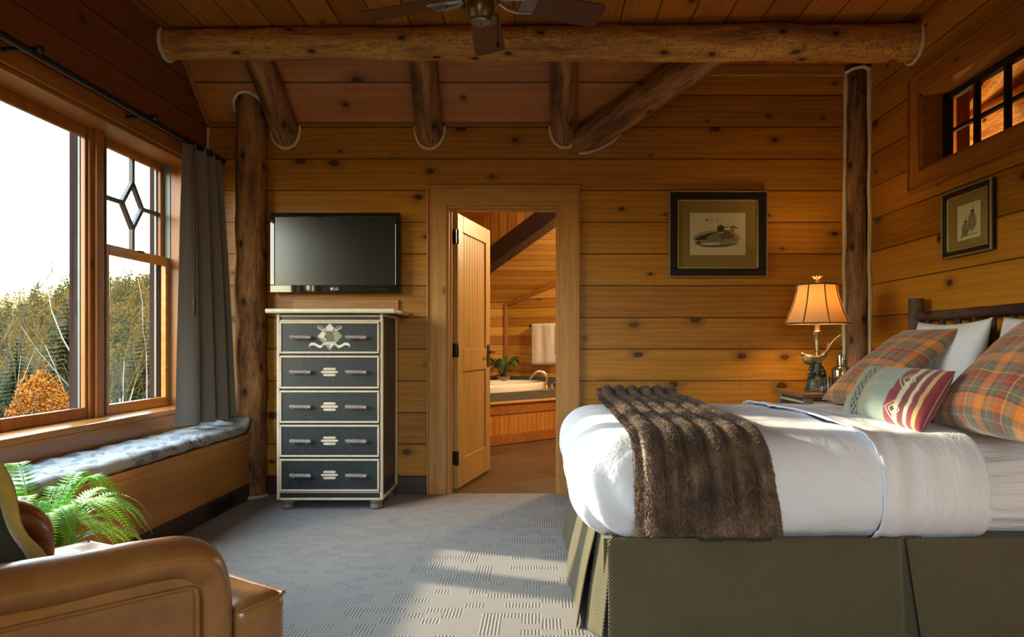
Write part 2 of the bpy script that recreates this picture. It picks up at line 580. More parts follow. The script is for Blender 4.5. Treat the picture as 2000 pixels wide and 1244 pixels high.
M_white = plain('white enamel', (0.80, 0.76, 0.68), 0.12, coat=0.6)
M_chrome = plain('brushed nickel', (0.62, 0.56, 0.47), 0.18, 1.0)
M_bronze_d = plain('dark bronze', (0.06, 0.045, 0.035), 0.35, 0.7)


def mk_glass():
    m, nt, b = mat_new('window glass')
    nt.nodes.remove(b)
    out = [n for n in nt.nodes if n.type == 'OUTPUT_MATERIAL'][0]
    tr = nd(nt, 'BsdfTransparent', {0: (0.97, 0.985, 0.98, 1)})
    gl = nd(nt, 'BsdfGlossy', {'Roughness': 0.02})
    lw = nd(nt, 'LayerWeight', {0: 0.5})
    fr = mth(nt, 'MULTIPLY_ADD', mth(nt, 'POWER', lw.outputs[1], 5.0), 0.5, 0.03)
    mx = nd(nt, 'MixShader', {0: fr, 1: tr.outputs[0], 2: gl.outputs[0]})
    nt.links.new(mx.outputs[0], out.inputs[0])
    return m


M_glass = mk_glass()


def mk_clearglass():
    m, nt, b = mat_new('clear glassware')
    nt.nodes.remove(b)
    out = [n for n in nt.nodes if n.type == 'OUTPUT_MATERIAL'][0]
    lw = nd(nt, 'LayerWeight', {0: 0.35})
    tr = nd(nt, 'BsdfTransparent', {0: (0.84, 0.88, 0.87, 1)})
    gl = nd(nt, 'BsdfGlossy', {'Roughness': 0.03})
    mx = nd(nt, 'MixShader', {0: mth(nt, 'MULTIPLY_ADD', lw.outputs[1], 0.75, 0.08), 1: tr.outputs[0], 2: gl.outputs[0]})
    nt.links.new(mx.outputs[0], out.inputs[0])
    return m


M_ware = mk_clearglass()


def mk_carpet():
    m, nt, b = mat_new('woven carpet')
    x, y, z, co = xyz(nt)
    cell = 0.052
    ix = mth(nt, 'FLOOR', mth(nt, 'DIVIDE', x, cell * 1.5))
    iy = mth(nt, 'FLOOR', mth(nt, 'DIVIDE', y, cell))
    w = nd(nt, 'TexWhiteNoise', {'Vector': vec(nt, ix, iy, 0.0)}, noise_dimensions='2D').outputs[0]
    wob = mth(nt, 'MULTIPLY', noi(nt, co, 60.0, 2), 0.006)
    sx = mth(nt, 'SINE', mth(nt, 'MULTIPLY', mth(nt, 'ADD', x, wob), 2 * PI / 0.0135))
    sy = mth(nt, 'SINE', mth(nt, 'MULTIPLY', mth(nt, 'ADD', y, wob), 2 * PI / 0.0095))
    sel = mth(nt, 'GREATER_THAN', w, 0.62)
    s = mth(nt, 'ADD', mth(nt, 'MULTIPLY', sel, sx), mth(nt, 'MULTIPLY', mth(nt, 'SUBTRACT', 1.0, sel), mth(nt, 'MULTIPLY', sy, 0.6)))
    n = noi(nt, co, 260.0, 2)
    big = noi(nt, co, 1.3, 2)
    cut = step(nt, s, -0.35, -0.9)
    col = mix(nt, n, (0.185, 0.172, 0.152), (0.285, 0.268, 0.238))
    col = mix(nt, mth(nt, 'MULTIPLY', cut, 0.45), col, (0.085, 0.080, 0.074))
    col = mix(nt, mth(nt, 'MULTIPLY', big, 0.25), col, (0.25, 0.23, 0.20))
    put(nt, b.inputs['Base Color'], col)
    b.inputs['Roughness'].default_value = 0.95
    b.inputs['Sheen Weight'].default_value = 0.15
    b.inputs['Specular IOR Level'].default_value = 0.1
    bump(nt, b, mth(nt, 'ADD', mth(nt, 'MULTIPLY', s, 0.5), mth(nt, 'MULTIPLY', n, 0.7)), 0.6, 0.004)
    return m


M_carpet = mk_carpet()


def mk_slate():
    m, nt, b = mat_new('slate tiles')
    x, y, z, co = xyz(nt)
    a = math.radians(35)
    p = mth(nt, 'ADD', mth(nt, 'MULTIPLY', x, math.cos(a)), mth(nt, 'MULTIPLY', y, math.sin(a)))
    q = mth(nt, 'SUBTRACT', mth(nt, 'MULTIPLY', y, math.cos(a)), mth(nt, 'MULTIPLY', x, math.sin(a)))
    T = 0.4
    fp = mth(nt, 'ABSOLUTE', mth(nt, 'SUBTRACT', mth(nt, 'FRACT', mth(nt, 'DIVIDE', p, T)), 0.5))
    fq = mth(nt, 'ABSOLUTE', mth(nt, 'SUBTRACT', mth(nt, 'FRACT', mth(nt, 'DIVIDE', q, T)), 0.5))
    g = step(nt, mth(nt, 'MAXIMUM', fp, fq), 0.482, 0.492)
    w = nd(nt, 'TexWhiteNoise', {'Vector': vec(nt, mth(nt, 'FLOOR', mth(nt, 'DIVIDE', p, T)), mth(nt, 'FLOOR', mth(nt, 'DIVIDE', q, T)), 0.0)}, noise_dimensions='2D').outputs[0]
    n = noi(nt, co, 6.0, 5, 0.65)
    f = mth(nt, 'ADD', mth(nt, 'MULTIPLY', n, 0.6), mth(nt, 'MULTIPLY', w, 0.4))
    col = ramp(nt, f, [(0.2, (0.028, 0.024, 0.020)), (0.5, (0.065, 0.048, 0.030)), (0.8, (0.10, 0.085, 0.068))])
    col = mix(nt, g, col, (0.13, 0.11, 0.08))
    put(nt, b.inputs['Base Color'], col)
    b.inputs['Roughness'].default_value = 0.28
    bump(nt, b, mth(nt, 'SUBTRACT', n, mth(nt, 'MULTIPLY', g, 0.5)), 0.4, 0.006)
    return m


M_slate = mk_slate()
M_tile = plain('green grey tile', (0.10, 0.10, 0.075), 0.3, var=0.4, scale=14)


def mk_leather():
    m, nt, b = mat_new('tan leather')
    x, y, z, co = xyz(nt)
    n = noi(nt, co, 5.0, 4, 0.6)
    f = nd(nt, 'TexVoronoi', {'Vector': co, 'Scale': 320.0}).outputs['Distance']
    cr = noi(nt, co, 26.0, 4, 0.6, 1.0)
    col = ramp(nt, n, [(0.3, (0.18, 0.074, 0.020)), (0.55, (0.255, 0.113, 0.032)), (0.75, (0.31, 0.148, 0.048))])
    put(nt, b.inputs['Base Color'], col)
    put(nt, b.inputs['Roughness'], mth(nt, 'MULTIPLY_ADD', n, 0.16, 0.20))
    b.inputs['Specular IOR Level'].default_value = 0.6
    bump(nt, b, mth(nt, 'ADD', mth(nt, 'MULTIPLY', f, 0.35), mth(nt, 'MULTIPLY', cr, 0.5)), 0.12, 0.003)
    return m


M_leather = mk_leather()


def fabric(name, c1, c2, wave=0.004, rough=0.9, sheen=0.2, strength=0.3, big=0.25, coords='UV'):
    """plain weave on UV metres"""
    m, nt, b = mat_new(name)
    u, v, _, co = xyz(nt, coords)
    a = mth(nt, 'SINE', mth(nt, 'MULTIPLY', u, 2 * PI / wave))
    c = mth(nt, 'SINE', mth(nt, 'MULTIPLY', v, 2 * PI / wave))
    w = mth(nt, 'MULTIPLY_ADD', mth(nt, 'MULTIPLY', a, c), 0.5, 0.5)
    n = noi(nt, co, 5.0, 4, 0.6)
    n2 = noi(nt, co, 140.0, 2)
    col = mix(nt, mth(nt, 'MULTIPLY', mth(nt, 'ADD', w, n2), 0.5), c1, c2)
    col = mix(nt, mth(nt, 'MULTIPLY', n, big), col, tuple(k * 0.6 for k in c1))
    put(nt, b.inputs['Base Color'], col)
    b.inputs['Roughness'].default_value = rough
    b.inputs['Sheen Weight'].default_value = sheen
    b.inputs['Specular IOR Level'].default_value = 0.2
    bump(nt, b, w, strength, wave * 0.6)
    return m


M_skirt = fabric('olive woven skirt', (0.070, 0.062, 0.026), (0.195, 0.168, 0.082), 0.013, strength=0.7, big=0.5)


def mk_curtain():
    m, nt, b = mat_new('grey checked curtain')
    u, v, _, co = xyz(nt, 'UV')
    gu = step(nt, mth(nt, 'ABSOLUTE', mth(nt, 'SUBTRACT', mth(nt, 'FRACT', mth(nt, 'DIVIDE', u, 0.05)), 0.5)), 0.47, 0.5)
    gv = step(nt, mth(nt, 'ABSOLUTE', mth(nt, 'SUBTRACT', mth(nt, 'FRACT', mth(nt, 'DIVIDE', v, 0.035)), 0.5)), 0.46, 0.5)
    l = mth(nt, 'MAXIMUM', gu, gv)
    n = noi(nt, co, 220.0, 2)
    n2 = noi(nt, vec(nt, mth(nt, 'MULTIPLY', u, 300.0), mth(nt, 'MULTIPLY', v, 15.0), 0.0), 1.0, 3)
    col = mix(nt, mth(nt, 'MULTIPLY', mth(nt, 'ADD', n, n2), 0.5), (0.125, 0.110, 0.097), (0.225, 0.20, 0.172))
    col = mix(nt, mth(nt, 'MULTIPLY', l, 0.35), col, (0.31, 0.275, 0.23))
    put(nt, b.inputs['Base Color'], col)
    b.inputs['Roughness'].default_value = 0.9
    b.inputs['Sheen Weight'].default_value = 0.2
    bump(nt, b, n, 0.2, 0.002)
    return m


M_curtain = mk_curtain()


def mk_linen(name, col=(0.74, 0.79, 0.86), wr=0.35, stretch=(1, 1, 1)):
    m, nt, b = mat_new(name)
    x, y, z, co = xyz(nt)
    v = nd(nt, 'Mapping', {0: co, 3: stretch}).outputs[0]
    n = noi(nt, v, 7.0, 5, 0.55, 0.8)
    n2 = noi(nt, v, 28.0, 3, 0.55, 1.0)
    put(nt, b.inputs['Base Color'], mix(nt, n, tuple(k * 0.97 for k in col), col))
    b.inputs['Roughness'].default_value = 0.75
    b.inputs['Sheen Weight'].default_value = 0.15
    b.inputs['Specular IOR Level'].default_value = 0.25
    bump(nt, b, mth(nt, 'ADD', mth(nt, 'MULTIPLY', n, 1.0), mth(nt, 'MULTIPLY', n2, 0.25)), wr, 0.03)
    return m


M_linen = mk_linen('white duvet cotton')
M_linen2 = mk_linen('white sheet cotton', wr=0.32, stretch=(2.2, 1, 0.7))
M_linen3 = mk_linen('white fitted sheet', wr=0.5, stretch=(0.4, 0.4, 5.0))


def stripes(nt, x, spec, base):
    """spec [(centre, half width, colour, strength)] laid over base along x"""
    col = base
    for c, hw, cc, st in spec:
        d = mth(nt, 'ABSOLUTE', mth(nt, 'SUBTRACT', x, c))
        col = mix(nt, mth(nt, 'MULTIPLY', step(nt, d, hw * 1.15, hw * 0.85), st), col, cc)
    return col


def mk_plaid():
    m, nt, b = mat_new('rust and green plaid')
    u, v, _, co = xyz(nt, 'UV')
    T = 0.20
    R, O, G, Y, D = (0.32, 0.038, 0.026), (0.78, 0.235, 0.030), (0.145, 0.140, 0.105), (0.68, 0.44, 0.13), (0.06, 0.045, 0.03)
    GG = (0.20, 0.30, 0.22)
    def lay(w):
        x = mth(nt, 'MULTIPLY', mth(nt, 'FRACT', mth(nt, 'DIVIDE', w, T)), T)
        return stripes(nt, x, [(0.025, 0.025, R, 1), (0.075, 0.025, G, 1), (0.125, 0.025, O, 1), (0.175, 0.025, G, 1),
                               (0.05, 0.003, Y, 1), (0.075, 0.0018, GG, 1), (0.125, 0.0022, Y, 0.8), (0.150, 0.003, D, 1), (0.175, 0.002, Y, 0.9), (0.187, 0.0014, GG, 1), (0.012, 0.0016, O, 1)], R)
    a, c = lay(u), lay(mth(nt, 'ADD', v, 0.06))
    tw = step(nt, mth(nt, 'SINE', mth(nt, 'MULTIPLY', mth(nt, 'ADD', u, v), 2 * PI / 0.004)), -0.6, 0.6)
    tw = mth(nt, 'MULTIPLY_ADD', tw, 0.3, 0.35)
    col = mix(nt, tw, a, c)
    n = noi(nt, co, 160.0, 2)
    col = mix(nt, mth(nt, 'MULTIPLY', n, 0.3), col, (0.22, 0.10, 0.05))
    put(nt, b.inputs['Base Color'], col)
    b.inputs['Roughness'].default_value = 0.9
    b.inputs['Sheen Weight'].default_value = 0.3
    bump(nt, b, n, 0.25, 0.003)
    return m


M_plaid = mk_plaid()


def mk_lumbar():
    """UV.x runs 0..1 along the long pillow, UV.y 0..1 across"""
    m, nt, b = mat_new('striped wool lumbar')
    u, v, _, co = xyz(nt, 'UV')
    SG, CR, GR, MA, TAN = (0.27, 0.34, 0.30), (0.55, 0.50, 0.34), (0.035, 0.065, 0.055), (0.20, 0.028, 0.040), (0.48, 0.33, 0.12)
    n = noi(nt, co, 140.0, 2)
    col = mix(nt, n, tuple(k * 0.85 for k in SG), tuple(k * 1.15 for k in SG))
    col = stripes(nt, u, [(0.10, 0.03, TAN, 0.5), (0.255, 0.075, GR, 1), (0.19, 0.005, CR, 0.9), (0.32, 0.005, CR, 0.9),
                          (0.385, 0.025, TAN, 0.5), (0.45, 0.010, TAN, 0.3), (0.72, 0.055, MA, 1), (0.79, 0.030, CR, 0.9), (0.835, 0.028, MA, 1), (0.835, 0.006, GR, 1),
                          (0.875, 0.012, CR, 1), (0.915, 0.02, MA, 1), (0.95, 0.012, TAN, 1), (0.98, 0.018, MA, 1)], col)
    # braid on the green band and stepped star in the maroon one
    for uc, ph in ((0.222, 0.0), (0.255, 0.5), (0.288, 0.0)):
        d1_ = step(nt, mth(nt, 'ABSOLUTE', mth(nt, 'SUBTRACT', u, uc)), 0.011, 0.008)
        d2_ = mth(nt, 'GREATER_THAN', mth(nt, 'FRACT', mth(nt, 'ADD', mth(nt, 'MULTIPLY', v, 9.0), ph)), 0.45)
        col = mix(nt, mth(nt, 'MULTIPLY', mth(nt, 'MULTIPLY', d1_, d2_), 0.85), col, CR)
    du = mth(nt, 'ABSOLUTE', mth(nt, 'MULTIPLY', mth(nt, 'SUBTRACT', u, 0.755), 1.9))
    dv = mth(nt, 'ABSOLUTE', mth(nt, 'SUBTRACT', mth(nt, 'FRACT', mth(nt, 'MULTIPLY', mth(nt, 'ADD', v, 0.05), 2.0)), 0.5))
    dia = mth(nt, 'ADD', du, mth(nt, 'MULTIPLY', dv, 0.5))
    dq = mth(nt, 'MULTIPLY', mth(nt, 'FLOOR', mth(nt, 'MULTIPLY', dia, 40.0)), 1 / 40.0)
    sp = mth(nt, 'MULTIPLY', step(nt, dq, 0.15, 0.14), step(nt, mth(nt, 'ABSOLUTE', mth(nt, 'SUBTRACT', mth(nt, 'FRACT', mth(nt, 'MULTIPLY', dq, 11.0)), 0.5)), 0.3, 0.2))
    col = mix(nt, mth(nt, 'MULTIPLY', sp, 0.9), col, CR)
    col = mix(nt, mth(nt, 'MULTIPLY', step(nt, dq, 0.04, 0.03), 1.0), col, GR)
    put(nt, b.inputs['Base Color'], col)
    b.inputs['Roughness'].default_value = 0.95
    b.inputs['Sheen Weight'].default_value = 0.25
    rib = mth(nt, 'SINE', mth(nt, 'MULTIPLY', v, 2 * PI * 55))
    bump(nt, b, mth(nt, 'ADD', mth(nt, 'MULTIPLY', rib, 0.3), n), 0.3, 0.003)
    return m


M_lumbar = mk_lumbar()


def mk_floral():
    m, nt, b = mat_new('pale floral cushion cloth')
    u, v, _, co = xyz(nt, 'UV')
    n = noi(nt, co, 9.0, 3, 0.5, 0.6)
    wv = noi(nt, co, 7.0, 2, 0.5, 1.5)
    st = step(nt, mth(nt, 'ABSOLUTE', mth(nt, 'SUBTRACT', wv, 0.5)), 0.022, 0.010)
    st = mth(nt, 'MULTIPLY', st, step(nt, n, 0.40, 0.48))
    vo = nd(nt, 'TexVoronoi', {'Vector': nd(nt, 'Mapping', {0: co, 2: (0, 0, 0.7), 3: (9.0, 15.0, 1.0)}).outputs[0], 'Scale': 1.0}, voronoi_dimensions='2D')
    cs = nd(nt, 'SeparateColor', {0: vo.outputs['Color']})
    lf = mth(nt, 'MULTIPLY', step(nt, vo.outputs['Distance'], 0.34, 0.28), mth(nt, 'GREATER_THAN', cs.outputs[0], 0.42))
    br = noi(nt, co, 60.0, 2)
    col = mix(nt, noi(nt, co, 4.0, 3), (0.27, 0.27, 0.25), (0.36, 0.355, 0.325))
    col = mix(nt, mth(nt, 'MULTIPLY', lf, mth(nt, 'MULTIPLY_ADD', br, 0.9, 0.15)), col, (0.045, 0.085, 0.095))
    col = mix(nt, mth(nt, 'MULTIPLY', st, 0.9), col, (0.10, 0.06, 0.04))
    put(nt, b.inputs['Base Color'], col)
    b.inputs['Roughness'].default_value = 0.7
    bump(nt, b, noi(nt, co, 30.0, 3), 0.4, 0.01)
    return m


M_floral = mk_floral()


def mk_fur(name, dim=1.0):
    m, nt, b = mat_new(name)
    g = nt.nodes.new('ShaderNodeNewGeometry')
    x, y, z, co = xyz(nt)
    n = noi(nt, nd(nt, 'Mapping', {0: co, 3: (1, 1, 1)}).outputs[0], 9.0, 3, 0.6)
    f = mth(nt, 'ADD', mth(nt, 'MULTIPLY', n, 0.65), mth(nt, 'MULTIPLY', g.outputs['Random Per Island'], 0.35))
    col = ramp(nt, f, [(0.25, (0.022 * dim, 0.011 * dim, 0.006 * dim)), (0.44, (0.072 * dim, 0.038 * dim, 0.019 * dim)), (0.60, (0.20 * dim, 0.117 * dim, 0.060 * dim)), (0.8, (0.42 * dim, 0.28 * dim, 0.155 * dim))])
    put(nt, b.inputs['Base Color'], col)
    b.inputs['Roughness'].default_value = 0.5
    b.inputs['Sheen Weight'].default_value = 0.2
    return m


M_fur = mk_fur('brown fur')
M_furback = plain('dark throw backing', (0.035, 0.022, 0.016), 0.8)


def mk_dresser():
    m, nt, b = mat_new('worn blue green paint')
    x, y, z, co = xyz(nt)
    n = noi(nt, nd(nt, 'Mapping', {0: co, 3: (1.0, 1.0, 1.0)}).outputs[0], 70.0, 3, 0.6)
    w = noi(nt, nd(nt, 'Mapping', {0: co, 3: (14, 14, 220)}).outputs[0], 1.0, 2, 0.6)
    w2 = noi(nt, nd(nt, 'Mapping', {0: co, 3: (260, 260, 10)}).outputs[0], 1.0, 2, 0.6)
    f = mth(nt, 'MULTIPLY', mth(nt, 'ADD', w, w2), 0.5)
    col = mix(nt, step(nt, f, 0.42, 0.62), (0.009, 0.014, 0.016), (0.026, 0.032, 0.033))
    col = mix(nt, mth(nt, 'MULTIPLY', n, 0.3), col, (0.03, 0.03, 0.027))
    put(nt, b.inputs['Base Color'], col)
    b.inputs['Roughness'].default_value = 0.38
    bump(nt, b, f, 0.25, 0.002)
    return m


M_dresser = mk_dresser()
M_cream = plain('cream peeled twig', (0.56, 0.46, 0.33), 0.55, var=0.25, scale=25, bmp=0.2)
M_creamtop = plain('cream edge', (0.66, 0.58, 0.42), 0.5, var=0.15, scale=20, bmp=0.1)
M_handle = log_mat('grey brown twig', (0.58, 0.50, 0.43), (0.36, 0.29, 0.25), (0.15, 0.115, 0.10), bark=0.4, tracks=0.0, seed=4.2)
M_boneend = plain('pale cut end', (0.60, 0.52, 0.42), 0.5)


def mk_screen():
    m, nt, b = mat_new('glossy dark screen')
    x, y, z, co = xyz(nt)
    put(nt, b.inputs['Base Color'], mix(nt, noi(nt, co, 2.0, 1), (0.010, 0.014, 0.013), (0.014, 0.018, 0.016)))
    b.inputs['Roughness'].default_value = 0.22
    b.inputs['Specular IOR Level'].default_value = 0.6
    return m


M_screen = mk_screen()


def mk_shade():
    m, nt, b = mat_new('linen lamp shade')
    nt.nodes.remove(b)
    out = [n for n in nt.nodes if n.type == 'OUTPUT_MATERIAL'][0]
    x, y, z, co = xyz(nt)
    n = noi(nt, nd(nt, 'Mapping', {0: co, 3: (1, 1, 1)}).outputs[0], 250.0, 2)
    c = mix(nt, n, (0.42, 0.30, 0.17), (0.56, 0.42, 0.26))
    c2 = mix(nt, n, (0.66, 0.29, 0.055), (0.85, 0.40, 0.085))
    d = nd(nt, 'BsdfDiffuse', {0: c})
    t = nd(nt, 'BsdfTranslucent', {0: c2})
    mx = nd(nt, 'MixShader', {0: 0.12, 1: d.outputs[0], 2: t.outputs[0]})
    nt.links.new(mx.outputs[0], out.inputs[0])
    return m


M_shade = mk_shade()
M_rib = plain('brown shade braid', (0.16, 0.085, 0.035), 0.8)
M_brass = plain('antique brass', (0.52, 0.38, 0.20), 0.32, 0.85, var=0.4, scale=40, bmp=0.3)
M_bird = plain('weathered bronze', (0.30, 0.25, 0.17), 0.4, 0.75, var=0.7, scale=140, bmp=0.9)
M_birddark = plain('dark patina', (0.085, 0.095, 0.085), 0.45, 0.6, var=0.5, scale=50, bmp=0.5)


def emit(name, col, s):
    m = bpy.data.materials.new(name)
    m.use_nodes = True
    nt = m.node_tree
    nt.nodes.clear()
    out = nt.nodes.new('ShaderNodeOutputMaterial')
    e = nd(nt, 'Emission', {0: (*col, 1), 1: s})
    nt.links.new(e.outputs[0], out.inputs[0])
    return m


M_bulb = emit('warm bulb', (1.0, 0.62, 0.28), 25.0)
M_nsgreen = plain('dark green paint', (0.035, 0.042, 0.036), 0.45, var=0.3)
M_nstop = timber('nightstand top', 0, (0.25, 0.13, 0.055), (0.12, 0.055, 0.022), rough=0.28, knots=0.2, coat=0.3)
M_frame_d = plain('dark picture moulding', (0.014, 0.010, 0.008), 0.45, spec=0.25)
M_frame_g = plain('beaded silver gilt edge', (0.30, 0.24, 0.16), 0.4, 0.6, var=0.6, scale=160, bmp=0.7)
M_gilt = plain('gilt liner', (0.55, 0.42, 0.20), 0.35, 0.7)
M_mat = plain('olive mat board', (0.30, 0.205, 0.065), 0.85, var=0.2, scale=60)
M_paper = plain('print paper', (0.78, 0.68, 0.50), 0.8, var=0.05, scale=8)
INK = {k: plain('ink ' + k, c, 0.8, var=0.35, scale=90) for k, c in {
    'green': (0.06, 0.075, 0.04), 'brown': (0.20, 0.125, 0.06), 'tan': (0.36, 0.26, 0.14), 'grey': (0.27, 0.24, 0.18), 'dark': (0.055, 0.04, 0.028), 'wash': (0.44, 0.38, 0.27), 'white': (0.62, 0.57, 0.46)}.items()}
M_blade = plain('red brown fan blade', (0.10, 0.038, 0.022), 0.4, var=0.15, scale=8, stretch=(1, 1, 1))
M_fanmetal = plain('antique fan brass', (0.20, 0.155, 0.085), 0.3, 0.8, var=0.3)
M_fansilver = plain('pewter blade arm', (0.30, 0.30, 0.30), 0.3, 0.9)
M_leafdeep = plain('fern green', (0.18, 0.46, 0.022), 0.5, var=0.5, scale=12)
M_leafpale = plain('bright fern tip', (0.52, 0.75, 0.07), 0.5, var=0.35, scale=14)
M_pot = plain('clay pot', (0.25, 0.11, 0.05), 0.7)
M_soil = plain('potting soil', (0.03, 0.02, 0.012), 0.95, bmp=0.6)
M_peace = plain('glossy dark leaf', (0.06, 0.115, 0.025), 0.35, var=0.5, scale=10)
M_potgrey = plain('stone pot', (0.20, 0.16, 0.10), 0.6, var=0.3)
M_towel = fabric('white terry towel', (0.62, 0.54, 0.44), (0.74, 0.66, 0.56), 0.006, coords='Object', big=0.1)
M_velvet = plain('dark green velvet', (0.012, 0.015, 0.007), 0.8, sheen=0.15, var=0.4, scale=9)
M_flange = plain('gold green flange', (0.26, 0.19, 0.022), 0.7, var=0.3, sheen=0.3)
# ------------------------------------------------------------------ the room shell
XL, XR, YB, YF, ZC = -2.375, 2.30, 4.85, -2.0, 3.04
ZS, YS = 2.636, 4.40            # slope: wall height and where it meets the flat ceiling
slope_z = lambda y: ZS + (YB - y) * (ZC - ZS) / (YB - YS)

b = BM(); box(b, XL - 0.2, XR + 0.2, YF - 0.2, 4.872, -0.12, 0.0)
struct('floor', b, M_carpet, label='grey beige woven carpet floor of the bedroom', cat='floor')
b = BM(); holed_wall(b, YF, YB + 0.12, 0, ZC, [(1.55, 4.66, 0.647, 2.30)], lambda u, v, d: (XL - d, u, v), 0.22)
struct('wall_left', b, M_wall_l, label='pine board wall around the big window, shade put into its colour', cat='wall')
b = BM(); holed_wall(b, XL - 0.2, XR + 0.16, 0, ZC + 0.8, [(-0.673, 0.131, 0, 2.045)], lambda u, v, d: (u, YB + d, v), 0.12)
struct('wall_back', b, M_wall, label='honey pine board wall behind dresser and doorway', cat='wall')
b = BM(); holed_wall(b, YF, YB, 0, ZC, [(3.0, 4.13, 2.109, 2.576)], lambda u, v, d: (XR + d, u, v), 0.16)
struct('wall_right', b, M_wall_s, label='pine board wall behind the bed headboard', cat='wall')
b = BM(); holed_wall(b, XL - 0.2, XR + 0.16, 0, ZC, [(-0.8, 0.8, 0.75, 2.25)], lambda u, v, d: (u, YF - d, v), 0.2)
struct('wall_front', b, M_wall, label='pine board wall behind the viewpoint', cat='wall')
b = BM(); box(b, XL - 0.2, XR + 0.16, YF - 0.2, YB, ZC, ZC + 0.1)
struct('ceiling', b, M_ceil, label='flat pine plank ceiling above the log beam', cat='ceiling')
b = BM()
P = {k: b.verts.new(p) for k, p in dict(A=(XL, YB, ZS), B=(0.35, YB, ZS), C=(1.05, YS, ZC), D=(XL, YS, ZC), E=(1.05, YB, ZC), G=(XL, YB, ZC)).items()}
for q in ('ABCD', 'BEC', 'AGEB', 'DCEG', 'ADG'): b.faces.new([P[k] for k in q])
bmesh.ops.recalc_face_normals(b, faces=b.faces[:])
M_slope2 = wood_boards('pine boards slope wide', 1, 0, 0.225, 0.125, (0.44, 0.165, 0.034), (0.26, 0.082, 0.016), knots=0.4, seed=5)
struct('ceiling_slope', b, M_slope2, label='sloped pine plank ceiling strip behind the log beam', cat='ceiling')

# trims
b = BM(); box(b, 1.06, 2.15, YB - 0.022, YB, 2.965, ZC - 0.001)
struct('trim_1', b, M_case_h, label='pine crown strip above the back wall on the right', cat='trim', bevel=0.006)
b = BM(); box(b, XR - 0.022, XR, YF + 0.01, YB - 0.12, ZC - 0.06, ZC - 0.001)
struct('trim_2', b, M_case_y, label='pine strip where right wall meets ceiling', cat='trim', bevel=0.006)
b = BM(); bar(b, (XL + 0.012, YB - 0.01, ZS - 0.01), (XL + 0.012, YS + 0.02, ZC - 0.022), 0.024, 0.03)
struct('trim_3', b, M_case_y, label='thin slanted moulding where sloped ceiling meets window wall', cat='trim', bevel=0.005)
b = BM(); tube(b, [(XL + 0.008, YB - 0.008, z) for z in [2.2 + 0.05 * i for i in range(9)]], 0.011, 8, wob=0.2)
struct('trim_4', b, M_caulk, label='pale caulk line in the far left room corner', cat='trim', smooth=True)
b = BM(); box(b, -1.97, -0.803, YB - 0.016, YB, 0.0, 0.125)
struct('baseboard_back', b, M_base, label='dark baseboard behind the dresser', cat='baseboard', bevel=0.003)
b = BM(); box(b, 0.258, XR, YB - 0.016, YB, 0.0, 0.125)
struct('baseboard_right', b, M_base, label='dark baseboard of the back wall beside the bed', cat='baseboard', bevel=0.003)

# door casing
t = sthing('trim_5', 'wide knotty pine casing around the bathroom doorway', 'door casing')
for x0, x1 in ((-0.800, -0.673), (0.131, 0.255)):
    b = BM(); box(b, x0, x1, YB - 0.022, YB, 0.0, 2.045); obj('upright_casing', b, M_case, t, bevel=0.003)
b = BM(); box(b, -0.800, 0.255, YB - 0.022, YB, 2.0455, 2.172); obj('head_casing', b, M_case_h, t, bevel=0.003)
b = BM()
box(b, -0.812, -0.8, YB - 0.036, YB, 0.0, 2.184); box(b, 0.255, 0.267, YB - 0.036, YB, 0.0, 2.184); box(b, -0.80, 0.255, YB - 0.036, YB, 2.172, 2.184)
obj('backband', b, M_case, t, bevel=0.002)
b = BM()
box(b, -0.673, -0.655, YB - 0.01, YB + 0.12, 0.0, 2.045); box(b, 0.113, 0.131, YB - 0.01, YB + 0.12, 0.0, 2.045); box(b, -0.655, 0.113, YB - 0.01, YB + 0.12, 2.027, 2.045)
obj('jamb_lining', b, M_case, t, bevel=0.002)
b = BM(); box(b, -0.655, -0.643, YB + 0.03, YB + 0.07, 0.0, 2.027); box(b, 0.101, 0.113, YB + 0.03, YB + 0.07, 0.0, 2.027); box(b, -0.643, 0.101, YB + 0.03, YB + 0.07, 2.015, 2.027)
obj('door_stop', b, M_case, t)

# ------------------------------------------------------------------ door leaf, swung into the bathroom
hx, hy = -0.652, YB + 0.125
ang = math.atan2(0.975, 0.222)
d1 = sthing('door_1', 'knotty pine door with beadboard panel standing open into bathroom', 'door')
d1.location = (hx, hy, 0); d1.rotation_euler = (0, 0, ang)
MW[d1.name] = Matrix.Translation((hx, hy, 0)) @ Matrix.Rotation(ang, 4, 'Z')
DW, DT, DZ = 0.80, 0.042, 2.02       # local: x along the leaf, y thickness (y- faces the viewer), z up
def lobj(name, b, m, par, **k): return obj(name, b, m, par, local=True, **k)
b = BM()
for x0, x1, z0, z1 in ((0, 0.115, 0.012, DZ), (DW - 0.115, DW, 0.012, DZ), (0.115, DW - 0.115, DZ - 0.125, DZ), (0.115, DW - 0.115, 0.86, 1.03), (0.115, DW - 0.115, 0.012, 0.22)):
    box(b, x0, x1, -DT, 0, z0, z1)
lobj('door_frame', b, M_door, d1, bevel=0.004)
b = BM()
n = 9
w = (DW - 0.23) / n
for i in range(n): box(b, 0.115 + i * w + 0.002, 0.115 + (i + 1) * w - 0.002, -DT + 0.013, -0.013, 1.03, DZ - 0.125)
box(b, 0.115, DW - 0.115, -DT + 0.016, -0.016, 1.03, DZ - 0.125)
lobj('beadboard_panel', b, M_door, d1, bevel=0.003)
b = BM()
for i in range(3): box(b, 0.115 + i * 0.19 + 0.0015, 0.115 + (i + 1) * 0.19 - 0.0015, -DT + 0.013, -0.013, 0.22, 0.86)
box(b, 0.115, DW - 0.115, -DT + 0.016, -0.016, 0.22, 0.86)
lobj('lower_panel', b, M_door, d1, bevel=0.002)
